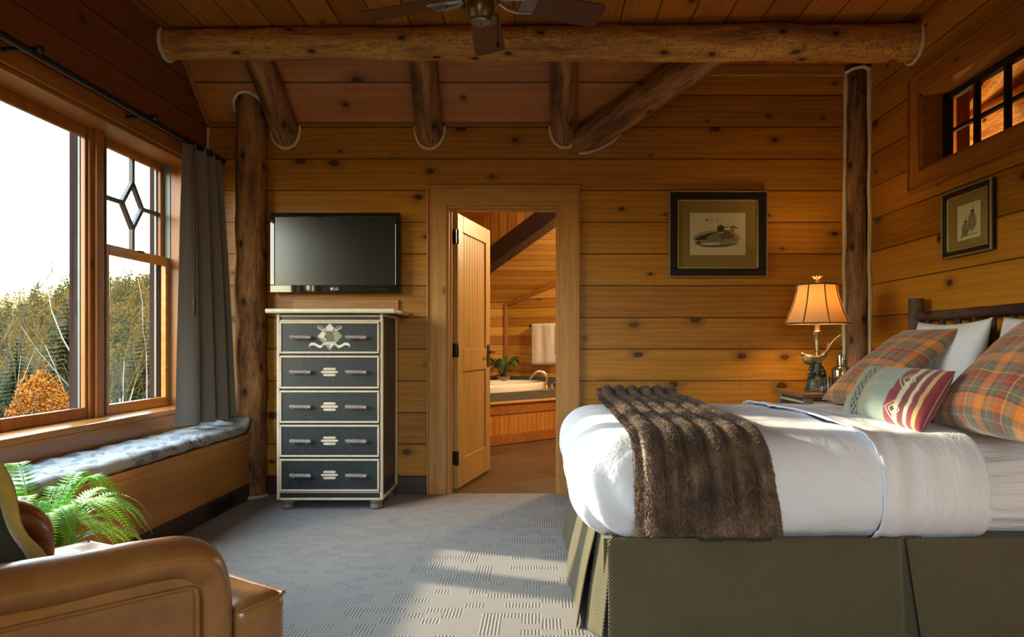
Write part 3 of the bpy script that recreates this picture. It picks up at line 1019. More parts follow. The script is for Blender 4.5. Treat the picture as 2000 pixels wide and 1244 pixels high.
for z in (1.845, 1.02, 0.235):
    b = BM(); box(b, -0.004, 0.004, -DT + 0.002, -0.002, z - 0.05, z + 0.05)
    tube(b, [(-0.008, -DT - 0.004, z - 0.052), (-0.008, -DT - 0.004, z + 0.052)], 0.007, 10)
    box(b, -0.040, -0.006, -DT - 0.002, -DT + 0.004, z - 0.05, z + 0.05)
    lobj('hinge', b, M_iron, d1)
b = BM()
box(b, DW - 0.085, DW - 0.035, -DT - 0.008, -DT, 0.88, 1.06); box(b, DW - 0.085, DW - 0.035, 0, 0.008, 0.88, 1.06)
tube(b, [(DW - 0.06, -DT - 0.055, 1.0), (DW - 0.06, 0.055, 1.0)], 0.009, 10)
for s, y in ((-1, -DT - 0.05), (1, 0.05)):
    tube(b, smooth_path([(DW - 0.055, y, 1.0), (DW - 0.10, y, 1.003), (DW - 0.16, y + 0.004 * s, 0.995)], 8), [0.011, 0.011, 0.010, 0.010, 0.010, 0.009, 0.009, 0.008], 10)
box(b, DW - 0.001, DW + 0.002, -DT + 0.008, -0.008, 0.93, 1.05)
lobj('lever_handle', b, M_iron, d1, smooth=True)

# ------------------------------------------------------------------ big window on the left
W0, W1, WZ0, WZ1 = 1.55, 4.66, 0.647, 2.30
M_muntin = plain('backlit dark muntin', (0.045, 0.034, 0.024), 0.5)  # dark colour stands in for the muntins being seen against the light
w1 = sthing('window_1', 'wide three part wood window over the bench, double hung sashes beside a picture pane', 'window')
XI, XG = -2.530, -2.556
b = BM()
box(b, -2.60, XL - 0.001, W1 - 0.022, W1 - 0.0005, WZ0, WZ1); box(b, -2.60, XL - 0.001, W0 + 0.0005, W0 + 0.022, WZ0, WZ1)
obj('jamb_board', b, M_case_v, w1, bevel=0.003)
b = BM(); box(b, -2.60, XL - 0.001, W0 + 0.022, W1 - 0.022, WZ1 - 0.022, WZ1 - 0.0005); obj('head_board', b, M_case_y, w1, bevel=0.003)
b = BM(); box(b, -2.59, XL + 0.028, W0 + 0.002, W1 + 0.05, WZ0 - 0.03, WZ0 + 0.003)
obj('sill_board', b, M_sill, w1, bevel=0.006)
b = BM(); box(b, XL + 0.0005, XL + 0.020, W0 - 0.06, YB - 0.02, 0.48, WZ0 - 0.031); obj('apron_board', b, M_sill, w1, bevel=0.003)
b = BM(); box(b, XL + 0.0005, XL + 0.020, W0 - 0.08, W1 + 0.09, WZ1 + 0.0, WZ1 + 0.085); obj('head_casing', b, M_case_y, w1, bevel=0.004)
b = BM(); box(b, XL + 0.0005, XL + 0.018, W1 + 0.0, W1 + 0.09, WZ0, WZ1 - 0.001); obj('side_casing', b, M_case_v, w1, bevel=0.004)
# mullions between the three lights
for y0, y1 in ((3.822, 3.955), (2.19, 2.32)):
    b = BM(); box(b, -2.57, XI, y0, y1, WZ0 + 0.003, WZ1 - 0.022); box(b, XI, XI + 0.018, y0 + 0.035, y1 - 0.035, WZ0 + 0.003, WZ1 - 0.022)
    obj('mullion', b, M_case_v, w1, bevel=0.004)
# picture light
def light(y0, y1, z0, z1, x, st, rl, nm, par, m, dx=0.034):
    b = BM()
    box(b, x - dx / 2, x + dx / 2, y0, y0 + st, z0, z1); box(b, x - dx / 2, x + dx / 2, y1 - st, y1, z0, z1)
    box(b, x - dx / 2, x + dx / 2, y0 + st, y1 - st, z0, z0 + rl); box(b, x - dx / 2, x + dx / 2, y0 + st, y1 - st, z1 - rl, z1)
    fr = obj(nm, b, m, par, bevel=0.004)
    b = BM(); box(b, x - 0.004, x + 0.004, y0 + st - 0.004, y1 - st + 0.004, z0 + rl - 0.004, z1 - rl + 0.004)
    g = obj('glass', b, M_glass, fr)
    return fr
light(2.32, 3.822, WZ0 + 0.003, WZ1 - 0.022, XG, 0.018, 0.062, 'picture_sash', w1, M_case_v, 0.026)
for y0, y1 in ((3.955, W1 - 0.022), (W0 + 0.022, 2.19)):
    up = light(y0 + 0.003, y1 - 0.010, 1.605, WZ1 - 0.024, -2.580, 0.036, 0.045, 'upper_sash', w1, M_case_v)
    lo = light(y0 + 0.003, y1 - 0.010, WZ0 + 0.004, 1.650, -2.545, 0.036, 0.060, 'lower_sash', w1, M_sill)
    # diamond muntins
    ym, zm, hy_, hz_ = (y0 + y1) / 2, 1.935, 0.105, 0.145
    b = BM()
    X = -2.580
    D = [(X, ym - hy_, zm), (X, ym, zm + hz_), (X, ym + hy_, zm), (X, ym, zm - hz_)]
    for i in range(4): bar(b, D[i], D[(i + 1) % 4], 0.026, 0.028, up=(1, 0, 0))
    bar(b, D[1], (X, ym, WZ1 - 0.069), 0.024, 0.028, up=(1, 0, 0)); bar(b, D[3], (X, ym, 1.65), 0.024, 0.028, up=(1, 0, 0))
    bar(b, D[0], (X, y0 + 0.039, zm), 0.024, 0.028, up=(1, 0, 0)); bar(b, D[2], (X, y1 - 0.046, zm), 0.024, 0.028, up=(1, 0, 0))
    obj('muntin', b, M_muntin, up, bevel=0.003)
    b = BM(); box(b, -2.528, -2.514, ym - 0.03, ym + 0.03, 1.640, 1.652); obj('sash_lock', b, M_iron, lo, bevel=0.003)
    b = BM()
    for yy in (y0 + 0.004, y1 - 0.004):
        box(b, -2.60, -2.522, yy - 0.0025, yy + 0.0025, WZ0 + 0.01, WZ1 - 0.03)
    obj('sash_track', b, M_vinyl_l, w1)
# outside jambs seen through the glass
b = BM()
for y in (3.834, 3.943, W1 - 0.045, 2.202, 2.308, W0 + 0.045):
    box(b, -2.640, -2.5705, y - 0.022, y + 0.022, WZ0 - 0.02, WZ1)
obj('outer_frame', b, M_vinyl, w1, bevel=0.003)
b = BM()
box(b, -2.588, -2.578, 3.8085, 3.8125, WZ0 + 0.065, WZ1 - 0.06); box(b, -2.598, -2.586, W1 - 0.082, W1 - 0.072, WZ0 + 0.065, WZ1 - 0.06)
obj('outer_track', b, M_vinyl_l, w1)
b = BM(); box(b, -2.74, -2.601, W0 - 0.02, W1 + 0.02, WZ0 - 0.045, WZ0 - 0.005); obj('outer_sill', b, M_vinyl, w1, bevel=0.003)

# unseen window added behind the viewpoint to let in fill light
w3 = sthing('rear_fill_window', 'unseen window added behind the viewpoint for fill light', 'window')
b = BM()
for x in (-0.8, -0.02, 0.76): box(b, x, x + 0.04, YF - 0.10, YF - 0.02, 0.75, 2.25)
box(b, -0.76, 0.76, YF - 0.10, YF - 0.02, 0.75, 0.80); box(b, -0.76, 0.76, YF - 0.10, YF - 0.02, 2.20, 2.25)
obj('frame', b, M_case_v, w3, bevel=0.003)
b = BM(); box(b, -0.79, 0.79, YF - 0.064, YF - 0.058, 0.76, 2.24); obj('glass', b, M_glass, w3)

# ------------------------------------------------------------------ transom window on the right wall
w2 = sthing('window_2', 'black barred inner window high on the right wall, orange lit', 'window')
TY0, TY1, TZ0, TZ1 = 3.0, 4.13, 2.109, 2.576
b = BM(); box(b, XR - 0.022, XR, TY1, TY1 + 0.1, TZ0 - 0.10, TZ1 + 0.105); box(b, XR - 0.022, XR, TY0 - 0.1, TY0, TZ0 - 0.10, TZ1 + 0.105)
obj('side_casing', b, M_case_v, w2, bevel=0.004)
b = BM(); box(b, XR - 0.022, XR, TY0, TY1, TZ1, TZ1 + 0.105); obj('head_casing', b, M_case_y, w2, bevel=0.004)
b = BM(); box(b, XR - 0.022, XR, TY0, TY1, TZ0 - 0.10, TZ0); obj('bottom_casing', b, M_case_y, w2, bevel=0.004)
b = BM()
for s in (0,):
    box(b, XR - 0.034, XR, TY0 - 0.112, TY1 + 0.112, TZ1 + 0.105, TZ1 + 0.117); box(b, XR - 0.034, XR, TY0 - 0.112, TY1 + 0.112, TZ0 - 0.112, TZ0 - 0.10)
    box(b, XR - 0.034, XR, TY1 + 0.1, TY1 + 0.112, TZ0 - 0.10, TZ1 + 0.105); box(b, XR - 0.034, XR, TY0 - 0.112, TY0 - 0.1, TZ0 - 0.10, TZ1 + 0.105)
obj('backband', b, M_case_y, w2, bevel=0.002)
b = BM()
box(b, XR - 0.01, XR + 0.16, TY1 - 0.016, TY1, TZ0, TZ1); box(b, XR - 0.01, XR + 0.16, TY0, TY0 + 0.016, TZ0, TZ1)
box(b, XR - 0.01, XR + 0.16, TY0, TY1, TZ1 - 0.016, TZ1); box(b, XR - 0.01, XR + 0.16, TY0, TY1, TZ0, TZ0 + 0.016)
obj('jamb_lining', b, M_case_y, w2)
b = BM()
y0, y1, z0, z1 = TY0 + 0.016, TY1 - 0.016, TZ0 + 0.016, TZ1 - 0.016
for q in ((y0, y0 + 0.045, z0, z1), (y1 - 0.045, y1, z0, z1), (y0, y1, z0, z0 + 0.042), (y0, y1, z1 - 0.042, z1)): box(b, XR + 0.115, XR + 0.155, *q)
fr = obj('sash', b, M_iron, w2, bevel=0.003)
b = BM()
for i in range(1, 4):
    y = y1 - 0.045 - i * (y1 - y0 - 0.09) / 4
    box(b, XR + 0.12, XR + 0.15, y - 0.012, y + 0.012, z0 + 0.042, z1 - 0.042)
zc = (z0 + z1) / 2 - 0.015
box(b, XR + 0.122, XR + 0.148, y0 + 0.045, y1 - 0.045, zc - 0.009, zc + 0.009)
obj('muntin', b, M_iron, fr)
b = BM(); box(b, XR + 0.132, XR + 0.137, y0 + 0.04, y1 - 0.04, z0 + 0.04, z1 - 0.04); obj('glass', b, M_glass, fr)

# the lit room behind it
M_warmw = wood_boards('warm lit boards', 2, 1, 0.15, 0.02, (0.52, 0.235, 0.05), (0.36, 0.14, 0.025), knots=0.2, seed=51, nails=False)
M_warmc = wood_boards('warm lit ceiling boards', 1, 0, 0.17, 0.02, (0.52, 0.235, 0.05), (0.38, 0.15, 0.027), knots=0.1, seed=53, nails=False)
XA, XB2 = XR + 0.16, 5.6
b = BM(); box(b, XB2, XB2 + 0.1, 1.5, 6.4, 0.0, 4.6); struct('wall_hall_east', b, M_warmw, label='orange board wall of the hall beyond the high window', cat='wall')
b = BM(); box(b, XA, XB2, 6.3, 6.4, 0.0, 4.6); struct('wall_hall_north', b, M_warmw, label='orange end wall of the hall beyond the high window', cat='wall')
b = BM(); box(b, XA, XB2, 1.4, 1.5, 0.0, 4.6); struct('wall_hall_south', b, M_warmw, label='near end wall of the hall beyond the high window', cat='wall')
b = BM(); box(b, XA - 0.001, XB2, 1.4, 6.4, -0.1, 0.0); struct('floor_hall', b, M_carpet, label='floor of the hall beyond the high window', cat='floor')
b = BM(); prism(b, [(XA, 1.4, 3.3), (XB2, 1.4, 4.6), (XB2, 6.4, 4.6), (XA, 6.4, 3.3)], (0, 0, 0.1)); struct('ceiling_hall', b, M_warmc, label='sloping board ceiling of the lit hall', cat='ceiling')
b = BM(); box(b, XA, XA + 0.06, 4.97, 6.4, 0, 3.4); struct('wall_hall_west', b, M_warmw, label='west wall end of the lit hall', cat='wall')
b = BM(); box(b, XA - 0.16, XA + 0.02, 1.4, 4.97, ZC, 3.42); struct('wall_hall_upper', b, M_warmw, label='upper west wall of the lit hall', cat='wall')
b = BM(); tube(b, lerp_pts((3.62, 6.29, 2.84), (3.62, 1.52, 2.84), 40), 0.16, 24, wob=0.05, seed=4)
tag(obj('log_beam', b, M_log, smooth=True), 'level golden log crossing the orange lit room beyond the high window', 'log beam', None, 'thing')
b = BM(); tube(b, lerp_pts((3.62, 5.72, 2.97), (3.62, 4.35, 3.62), 24), 0.10, 20, wob=0.05, seed=6)
tag(obj('log_brace', b, M_log, smooth=True), 'slanting log brace rising in the orange lit room beyond the high window', 'log brace', None, 'thing')
b = BM(); box(b, 3.1, 3.2, 5.1, 5.2, 0, 4.0)
tag(obj('square_post', b, M_case_v, bevel=0.004), 'squared upright timber post just beyond the high window', 'post', None, 'thing')
# ------------------------------------------------------------------ logs and their caulk
def caulk_ring(parent, c, d, r, py, keep, rr=0.010, n=64):
    """bead where a round log meets the plane y = py; keep(point) says which stretch shows"""
    c, d = Vector(c), Vector(d).normalized()
    a = d.cross(Vector((0, 0, 1))); a.normalize(); e = a.cross(d)
    ps = []
    for k in range(n):
        t = 2 * PI * k / n
        p = c + (a * math.cos(t) + e * math.sin(t)) * (r + 0.004)
        s = (py - p.y) / d.y
        ps.append(p + d * s)
    ok = [keep(p) for p in ps]
    st = next((k for k in range(n) if ok[k] and not ok[k - 1]), 0)
    run = []
    for k in range(n):
        if not ok[(st + k) % n]: break
        run.append(ps[(st + k) % n])
    if len(run) > 3:
        b = BM(); tube(b, run, rr, 8, wob=0.15)
        obj('caulk_bead', b, M_caulk, parent, smooth=True)


def log(name, label, p, q, r0, r1, m, cat, n=90, seg=40, wob=0.05, seed=0.0, bow=0.0, clamp=None, up=None):
    pts = lerp_pts(p, q, n)
    rad = [r0 + (r1 - r0) * i / (n - 1) for i in range(n)]
    pts = [v + Vector((0.006 * noise.noise(Vector((seed, i * 0.11, 0))), 0.006 * noise.noise(Vector((seed + 5, i * 0.11, 0))), 0.008 * noise.noise(Vector((seed + 9, i * 0.09, 0))))) * (1 + bow) for i, v in enumerate(pts)]
    b = BM(); tube(b, pts, rad, seg, wob=wob, seed=seed, up=up)
    if clamp:
        for v in b.verts: v.co = clamp(v.co)
    t = thing(name, label, cat, p)
    obj('log', b, m, t, smooth=True)
    return t


beam = log('log_beam', 'long golden peeled log beam spanning the room under the ceiling', (XL + 0.004, 4.31, 2.958), (XR - 0.004, 4.21, 2.922), 0.092, 0.112, M_log, 'log beam', n=160, wob=0.055, seed=1.0, bow=0.8, up=(0, 0, 1))
for x, r, yz, sgn in ((XL + 0.010, 0.100, (4.31, 2.958), 1), (XR - 0.010, 0.122, (4.21, 2.922), -1)):
    b = BM()
    tube(b, [(x, yz[0] + r * math.cos(t), yz[1] + r * math.sin(t)) for t in [math.radians(a) for a in range(140, 330, 8)]], 0.011, 8, wob=0.2)
    obj('caulk_bead', b, M_caulk, beam, smooth=True)

dS = Vector((0, -(YB - YS), ZC - ZS)).normalized()
below = lambda p: p.z < 2.615 and p.y < YB + 0.01
for lab, x, zc, dx, r, sd in (('dark log rafter over the corner post, first from the window', -1.820, 2.585, -0.035, 0.098, 3.0),
                              ('short log rafter stub on the slope above the television', -0.795, 2.585, 0.020, 0.100, 5.0),
                              ('upright looking log rafter stub beside the leaning valley log', 0.160, 2.590, -0.020, 0.098, 8.0)):
    d = Vector((dx, -0.45, 0.404))
    c = Vector((x, YB, zc))
    dn = d.normalized()
    slide = lambda v, dn=dn: (v - dn * ((v.y - (YB - 0.002)) / dn.y)) if v.y > YB - 0.002 else Vector((v.x, v.y, min(v.z, ZC - 0.002)))
    r_ = log('log_rafter', lab, c - dn * 0.14, c + d * 1.12, r, r * 0.92, M_log2, 'log rafter', n=60, wob=0.05, seed=sd, clamp=slide)
    caulk_ring(r_, c, d, r, YB - 0.006, below)

d4 = Vector((0.715, -0.46, 0.372)); c4 = Vector((0.375, YB, 2.56))
d4n = d4.normalized()
r4 = log('log_rafter', 'thick log leaning to the right from the wall up to the beam', c4 - d4n * 0.32, c4 + d4 * 1.12, 0.108, 0.108, M_log2, 'log rafter', n=90, wob=0.05, seed=12.0,
         clamp=lambda v: (v - d4n * ((v.y - (YB - 0.002)) / d4n.y)) if v.y > YB - 0.002 else v)
caulk_ring(r4, c4, d4n, 0.110, YB - 0.006, lambda p: p.z < 2.575 - 0.0 and p.x > 0.255)

# corner posts
pc = Vector((-2.035, 4.775, 0))
post = log('log_post', 'round brown log post between the curtain and the television', pc, pc + Vector((0.0, 0, 2.9)), 0.105, 0.098, M_log2, 'log post', n=120, wob=0.05, seed=15.0, bow=1.0, clamp=lambda v: Vector((v.x, min(v.y, YB - 0.001), min(max(v.z, 0.001), slope_z(v.y) - 0.004))), up=(0, 1, 0))
b = BM()
tube(b, [(-2.035 - 0.108, YB - 0.012, z) for z in [0.0 + 0.1 * i for i in range(27)]], 0.009, 8, wob=0.3)
obj('caulk_bead', b, M_caulk, post, smooth=True)
b = BM()
ps = []
for k in range(-10, 11):
    a = math.radians(k * 9)
    x, y = -2.035 + 0.108 * math.sin(a), 4.775 - 0.108 * math.cos(a)
    ps.append((x, min(y, YB - 0.01), slope_z(min(y, YB)) - 0.008))
tube(b, ps, 0.011, 8, wob=0.2)
obj('caulk_bead', b, M_caulk, post, smooth=True)
b = BM(); tube(b, [(-2.035 + 0.112 * math.sin(math.radians(k * 9)), min(4.775 - 0.112 * math.cos(math.radians(k * 9)), YB - 0.02), 0.012) for k in range(-3, 11)], 0.012, 8, wob=0.2)
obj('caulk_bead', b, M_caulk, post, smooth=True)

pr = Vector((2.222, 4.82, 0))
post2 = log('log_post', 'narrow brown log post in the corner behind the lamp', pr, pr + Vector((0, 0, 3.0)), 0.078, 0.060, M_log3, 'log post', n=120, wob=0.09, seed=19.0, bow=1.2, clamp=lambda v: Vector((min(v.x, XR - 0.001), min(v.y, YB - 0.001), min(max(v.z, 0.001), ZC - 0.005))), up=(0, 1, 0))
for x, y in ((2.136, YB - 0.012), (XR - 0.012, 4.752)):
    b = BM()
    n = 90
    tube(b, [(x + (0.018 * (i / n) if x < 2.2 else 0) + 0.010 * noise.noise(Vector((i * 0.13, x * 9, 0))) * (1 if x < 2.2 else 0), y + (0.012 * noise.noise(Vector((i * 0.13, 7, 0))) + 0.02 * i / n if x > 2.2 else 0), 2.99 * i / n) for i in range(n + 1)], 0.014, 8, wob=0.25)
    obj('caulk_bead', b, M_caulk, post2, smooth=True)
b = BM(); tube(b, [(2.15, YB - 0.02, 2.985), (2.19, 4.77, 2.995), (2.24, 4.755, 3.0), (XR - 0.01, 4.765, 2.985)], 0.013, 8, wob=0.2)
obj('caulk_bead', b, M_caulk, post2, smooth=True)
# ------------------------------------------------------------------ window bench, cushion, curtain
BX, BY0, BY1, BZ = -2.0, -1.6, 4.70, 0.455
bench = thing('window_bench', 'built in pine window bench with flat board front under the big window', 'bench', (-2.19, 1.6, 0))
b = BM(); box(b, XL + 0.022, BX + 0.014, BY0, BY1, BZ - 0.035, BZ); obj('seat_board', b, M_bench, bench, bevel=0.004)
b = BM(); box(b, BX - 0.02, BX, BY0, BY1 - 0.012, BZ - 0.135, BZ - 0.036); obj('face_rail', b, M_bench, bench, bevel=0.003)
b = BM(); box(b, BX - 0.024, BX - 0.006, BY0, BY1 - 0.012, 0.112, BZ - 0.136); obj('front_panel', b, timber('bench panel', 1, (0.54, 0.25, 0.058), (0.36, 0.14, 0.027), 0.38, 0.5, knots=0.5, seed=3.0), bench, bevel=0.002)
b = BM(); box(b, XL + 0.03, BX - 0.03, BY1 - 0.03, BY1 - 0.01, 0.0, BZ - 0.036); obj('end_panel', b, M_bench, bench)
b = BM(); tube(b, [(BX - 0.004, BY1 - 0.006, 0.11 + 0.04 * i) for i in range(8)], 0.011, 8, wob=0.2); obj('caulk_bead', b, M_caulk, bench, smooth=True)
b = BM(); box(b, BX - 0.022, BX - 0.004, BY0, BY1 - 0.012, 0.0, 0.111); obj('toe_board', b, M_base, bench, bevel=0.002)
t = thing('floor_vent', 'small dark metal vent grille set in the bench toe board', 'vent', (BX, 4.28, 0.015))
b = BM(); box(b, BX - 0.003, BX + 0.004, 4.10, 4.46, 0.014, 0.096)
obj('vent_frame', b, M_bronze_d, t, bevel=0.002)
b = BM()
for i in range(12): box(b, BX + 0.004, BX + 0.008, 4.122 + i * 0.027, 4.136 + i * 0.027, 0.024, 0.086)
obj('louver', b, M_iron, t)

# quilted cushion on the bench
def cush(p, nn):
    y = p.y
    k = max(0, 1 - (4.66 - y) / 0.12)
    q = p + nn * (0.006 * fbm(p.x * 9, y * 7, 3, 3) + 0.004 * math.sin(y * 2 * PI / 0.21) * (1 if nn.z > 0.4 else 0.4))
    if k > 0: q.z += 0.06 * k * k          # the end curls up against the wall and post
    return q
b = BM(); rounded_block(b, (XL + 0.024, -1.5, BZ + 0.004), (BX + 0.020, 4.665, BZ + 0.068), 0.03, (16, 220, 6), cush)
uvl = b.loops.layers.uv.verify()
for f in b.faces:
    for lp in f.loops: lp[uvl].uv = (lp.vert.co.y, lp.vert.co.x + lp.vert.co.z)
cu = obj('bench_cushion', b, M_floral, smooth=True, angle=80)
tag(cu, 'long pale floral bench cushion with blue leaves and brown twigs', 'cushion', None, 'thing')

# rod
RX, RZ = -2.226, 2.340
rod = thing('curtain_rod', 'black iron curtain rod above the big window', 'curtain rod', (XL, 3.2, RZ))
b = BM(); tube(b, lerp_pts((RX, 1.30, RZ), (RX, 4.74, RZ), 8), 0.0165, 14); obj('pole', b, M_iron, rod, smooth=True)
for y, s in ((4.74, 1), (1.30, -1)):
    b = BM(); ellipsoid(b, (RX, y + 0.014 * s, RZ), (0.024, 0.024, 0.024)); tube(b, [(RX, y - 0.012 * s, RZ), (RX, y, RZ)], 0.018, 12); obj('finial', b, M_iron, rod, smooth=True)
for y in (3.87, 2.98, 1.6):
    b = BM()
    tube(b, [(XL + 0.001, y, RZ + 0.012), (XL + 0.012, y, RZ + 0.012)], [0.040, 0.036], 16)
    tube(b, [(XL + 0.01, y, RZ + 0.012), (RX + 0.03, y, RZ + 0.012)], 0.011, 10)
    ellipsoid(b, (RX + 0.036, y, RZ + 0.012), (0.018, 0.018, 0.018), u=10, v=8)
    obj('bracket', b, M_iron, rod, smooth=True)

# curtain
cur = thing('curtain', 'grey brown checked curtain drawn to the right end of the window', 'curtain', (RX, 4.5, 0.56))
CZ0, CZ1 = 0.560, 2.352
PT = [(-2.236, 4.262), (-2.215, 4.36), (-2.236, 4.42), (-2.212, 4.49), (-2.236, 4.55), (-2.214, 4.61), (-2.232, 4.66), (-2.215, 4.70)]
PB = [(-2.235, 4.165), (-2.150, 4.30), (-2.255, 4.365), (-2.125, 4.45), (-2.245, 4.515), (-2.095, 4.575), (-2.20, 4.625), (-2.085, 4.665)]
NU = 140
top = smooth_path([(x, y, 0) for x, y in PT], NU + 1)
bot = smooth_path([(x, y, 0) for x, y in PB], NU + 1)
def cfn(off):
    def fn(u, v):
        i = int(round(u * NU))
        k = v ** 0.75
        p = top[i].lerp(bot[i], min(1, k))
        nx = (bot[min(i + 1, NU)] - bot[max(i - 1, 0)]).normalized()
        n = Vector((nx.y, -nx.x, 0))
        z = CZ1 + (CZ0 - CZ1) * v
        w = 0.006 * noise.noise(Vector((u * 9, v * 3, 2))) * v
        return Vector((p.x, p.y, z)) + n * (off + w)
    return fn
b = BM()
grid(b, NU, 50, cfn(0.0), uv=lambda u, v: (u * 1.15, v * 1.8))
grid(b, NU, 50, cfn(-0.004), uv=lambda u, v: (u * 1.15, v * 1.8), flip=True)
obj('panel', b, M_curtain, cur, smooth=True, angle=180)
b = BM(); grid(b, NU, 3, lambda u, v: cfn(0.003)(u, 0.0 + v * 0.035), uv=lambda u, v: (u * 1.15, v * 0.06)); obj('header_tape', b, M_curtain, cur, smooth=True)
for i in range(8):
    y = 4.27 + i * 0.062
    b = BM()
    tube(b, [(RX + 0.022 * math.cos(a), y, RZ + 0.022 * math.sin(a)) for a in [2 * PI * k / 14 for k in range(14)]], 0.003, 6, closed=True, caps=False)
    obj('curtain_ring', b, M_iron, cur, smooth=True)
b = BM()
x, y = -2.190, 4.300
tube(b, [(x, y, 2.32), (x + 0.004, y - 0.01, 1.35)], 0.006, 8); tube(b, lerp_pts((x + 0.004, y - 0.01, 1.37), (x + 0.004, y - 0.01, 1.235), 7), [0.006, 0.011, 0.012, 0.011, 0.012, 0.013, 0.006], 10)
obj('draw_wand', b, plain('brown wand', (0.05, 0.028, 0.022), 0.4), cur, smooth=True)

# ------------------------------------------------------------------ television
tv = thing('television', 'flat black television with glossy bezel hung on the back wall', 'television', (-1.44, 4.80, 1.42))
TX0, TX1, TZ0_, TZ1_, TY = -1.893, -0.988, 1.424, 1.980, 4.765
b = BM(); box(b, TX0, TX1, TY, TY + 0.05, TZ0_, TZ1_); obj('case', b, M_black, tv, bevel=0.006)
M_bez = plain('gloss bezel', (0.010, 0.012, 0.012), 0.04, coat=0.5)
b = BM()
for q in ((TX0, TX1, TZ1_ - 0.030, TZ1_), (TX0, TX1, TZ0_, TZ0_ + 0.052), (TX0, TX0 + 0.032, TZ0_ + 0.052, TZ1_ - 0.03), (TX1 - 0.032, TX1, TZ0_ + 0.052, TZ1_ - 0.03)): box(b, q[0], q[1], TY - 0.010, TY - 0.0005, q[2], q[3])
obj('bezel', b, M_bez, tv, bevel=0.003)
b = BM(); box(b, TX0 + 0.032, TX1 - 0.032, TY - 0.004, TY - 0.0006, TZ0_ + 0.052, TZ1_ - 0.03); obj('screen', b, M_screen, tv)
b = BM(); box(b, -1.60, -1.28, TY + 0.05, YB - 0.001, 1.56, 1.86); obj('wall_bracket', b, M_iron, tv)
def text_mesh(b, s, size, M, mi=0, ext=0.0004):
    c = bpy.data.curves.new('txt', 'FONT'); c.body = s; c.size = size; c.extrude = ext; c.align_x = 'CENTER'; c.align_y = 'CENTER'
    o = bpy.data.objects.new('txt', c); COL.objects.link(o)
    dg = bpy.context.evaluated_depsgraph_get()
    me = bpy.data.meshes.new_from_object(o.evaluated_get(dg))
    me.transform(M)
    n0 = len(b.faces)
    b.from_mesh(me)
    b.faces.ensure_lookup_table()
    for f in b.faces[n0:]: f.material_index = mi
    bpy.data.objects.remove(o); bpy.data.meshes.remove(me); bpy.data.curves.remove(c)
RXm = Matrix.Rotation(PI / 2, 4, 'X')
b = BM(); text_mesh(b, 'LG', 0.026, Matrix.Translation((-1.431, TY - 0.0105, TZ0_ + 0.026)) @ RXm)
tube(b, [(-1.462, TY - 0.0102, TZ0_ + 0.026), (-1.462, TY - 0.0112, TZ0_ + 0.026)], 0.0095, 20)
obj('logo', b, plain('pale logo', (0.75, 0.75, 0.75), 0.4), tv)
b = BM()
for i in range(6): box(b, -1.20 + i * 0.024, -1.19 + i * 0.024, TY - 0.0108, TY - 0.010, TZ0_ + 0.022, TZ0_ + 0.025)
obj('touch_mark', b, plain('dim marks', (0.10, 0.11, 0.11), 0.5), tv)
b = BM(); box(b, -1.762, -1.012, YB - 0.024, YB - 0.0005, 1.20, 1.378)
tag(obj('wall_board', b, M_case_h, bevel=0.003), 'plain pine board fixed to the wall under the television', 'board', None, 'thing')

# ------------------------------------------------------------------ chest of drawers
DXa, DXb, DYf, DYb = -1.698, -1.018, 4.373, 4.825
dr = thing('dresser', 'tall blue green chest of five drawers trimmed with cream twigs', 'dresser', ((DXa + DXb) / 2, 4.6, 0))
zf = lambda py: H + (CY - py) / 304.9
b = BM(); box(b, DXa + 0.012, DXb - 0.012, DYf + 0.014, DYb, 0.066, 1.262)
obj('carcass', b, M_dresser, dr, bevel=0.003)
b = BM()
for x0, x1 in ((DXa, DXa + 0.018), (DXb - 0.018, DXb)):
    for y0, y1 in ((DYf, DYf + 0.022), (DYb - 0.02, DYb)): box(b, x0, x1, y0, y1, 0.066, 1.262)
for x in (DXa, DXb - 0.013):
    for z in (0.066, 1.242): box(b, x, x + 0.013, DYf + 0.022, DYb - 0.02, z, z + 0.02)
for py0, py1 in ((615.5, 618.5), (624.5, 628), (960.5, 963.5), (973, 977.5)): box(b, DXa + 0.018, DXb - 0.018, DYf + 0.004, DYf + 0.022, zf(py1), zf(py0))
obj('corner_trim', b, M_cream, dr, bevel=0.004)
b = BM()
box(b, DXb - 0.0121, DXb - 0.006, DYf + 0.05, DYb - 0.045, 0.14, 1.19)
obj('side_panel', b, M_dresser, dr, bevel=0.004)
b = BM()
box(b, DXa - 0.048, DXb + 0.070, DYf - 0.030, DYb + 0.002, 1.2635, 1.277)
obj('underside_board', b, M_dresser, dr)
b = BM(); box(b, DXa - 0.040, DXb + 0.062, DYf - 0.022, DYb, 1.2775, 1.284)
obj('top', b, M_nstop, dr)
b = BM()
tube(b, lerp_pts((DXa - 0.056, DYf - 0.030, 1.276), (DXb + 0.078, DYf - 0.030, 1.276), 20), 0.0155, 12, wob=0.06)
tube(b, lerp_pts((DXa - 0.050, DYf - 0.02, 1.276), (DXa - 0.050, DYb, 1.276), 20), 0.013, 10, wob=0.06)
tube(b, lerp_pts((DXb + 0.072, DYf - 0.02, 1.276), (DXb + 0.072, DYb, 1.276), 20), 0.013, 10, wob=0.06)
obj('edge_twig', b, M_creamtop, dr, smooth=True)
for x in (DXa + 0.055, DXb - 0.055):
    for y in (DYf + 0.055, DYb - 0.055):
        b = BM(); lathe(b, [(0, 0), (0.034, 0.0), (0.041, 0.012), (0.036, 0.035), (0.046, 0.052), (0.048, 0.066), (0, 0.066)], (x, y, 0), 16)
        obj('foot', b, M_handle, dr, smooth=True)
xm = (DXa + DXb) / 2
DRW = [(627.5, 691), (694, 759.5), (762, 826.5), (829, 893), (895.5, 960)]
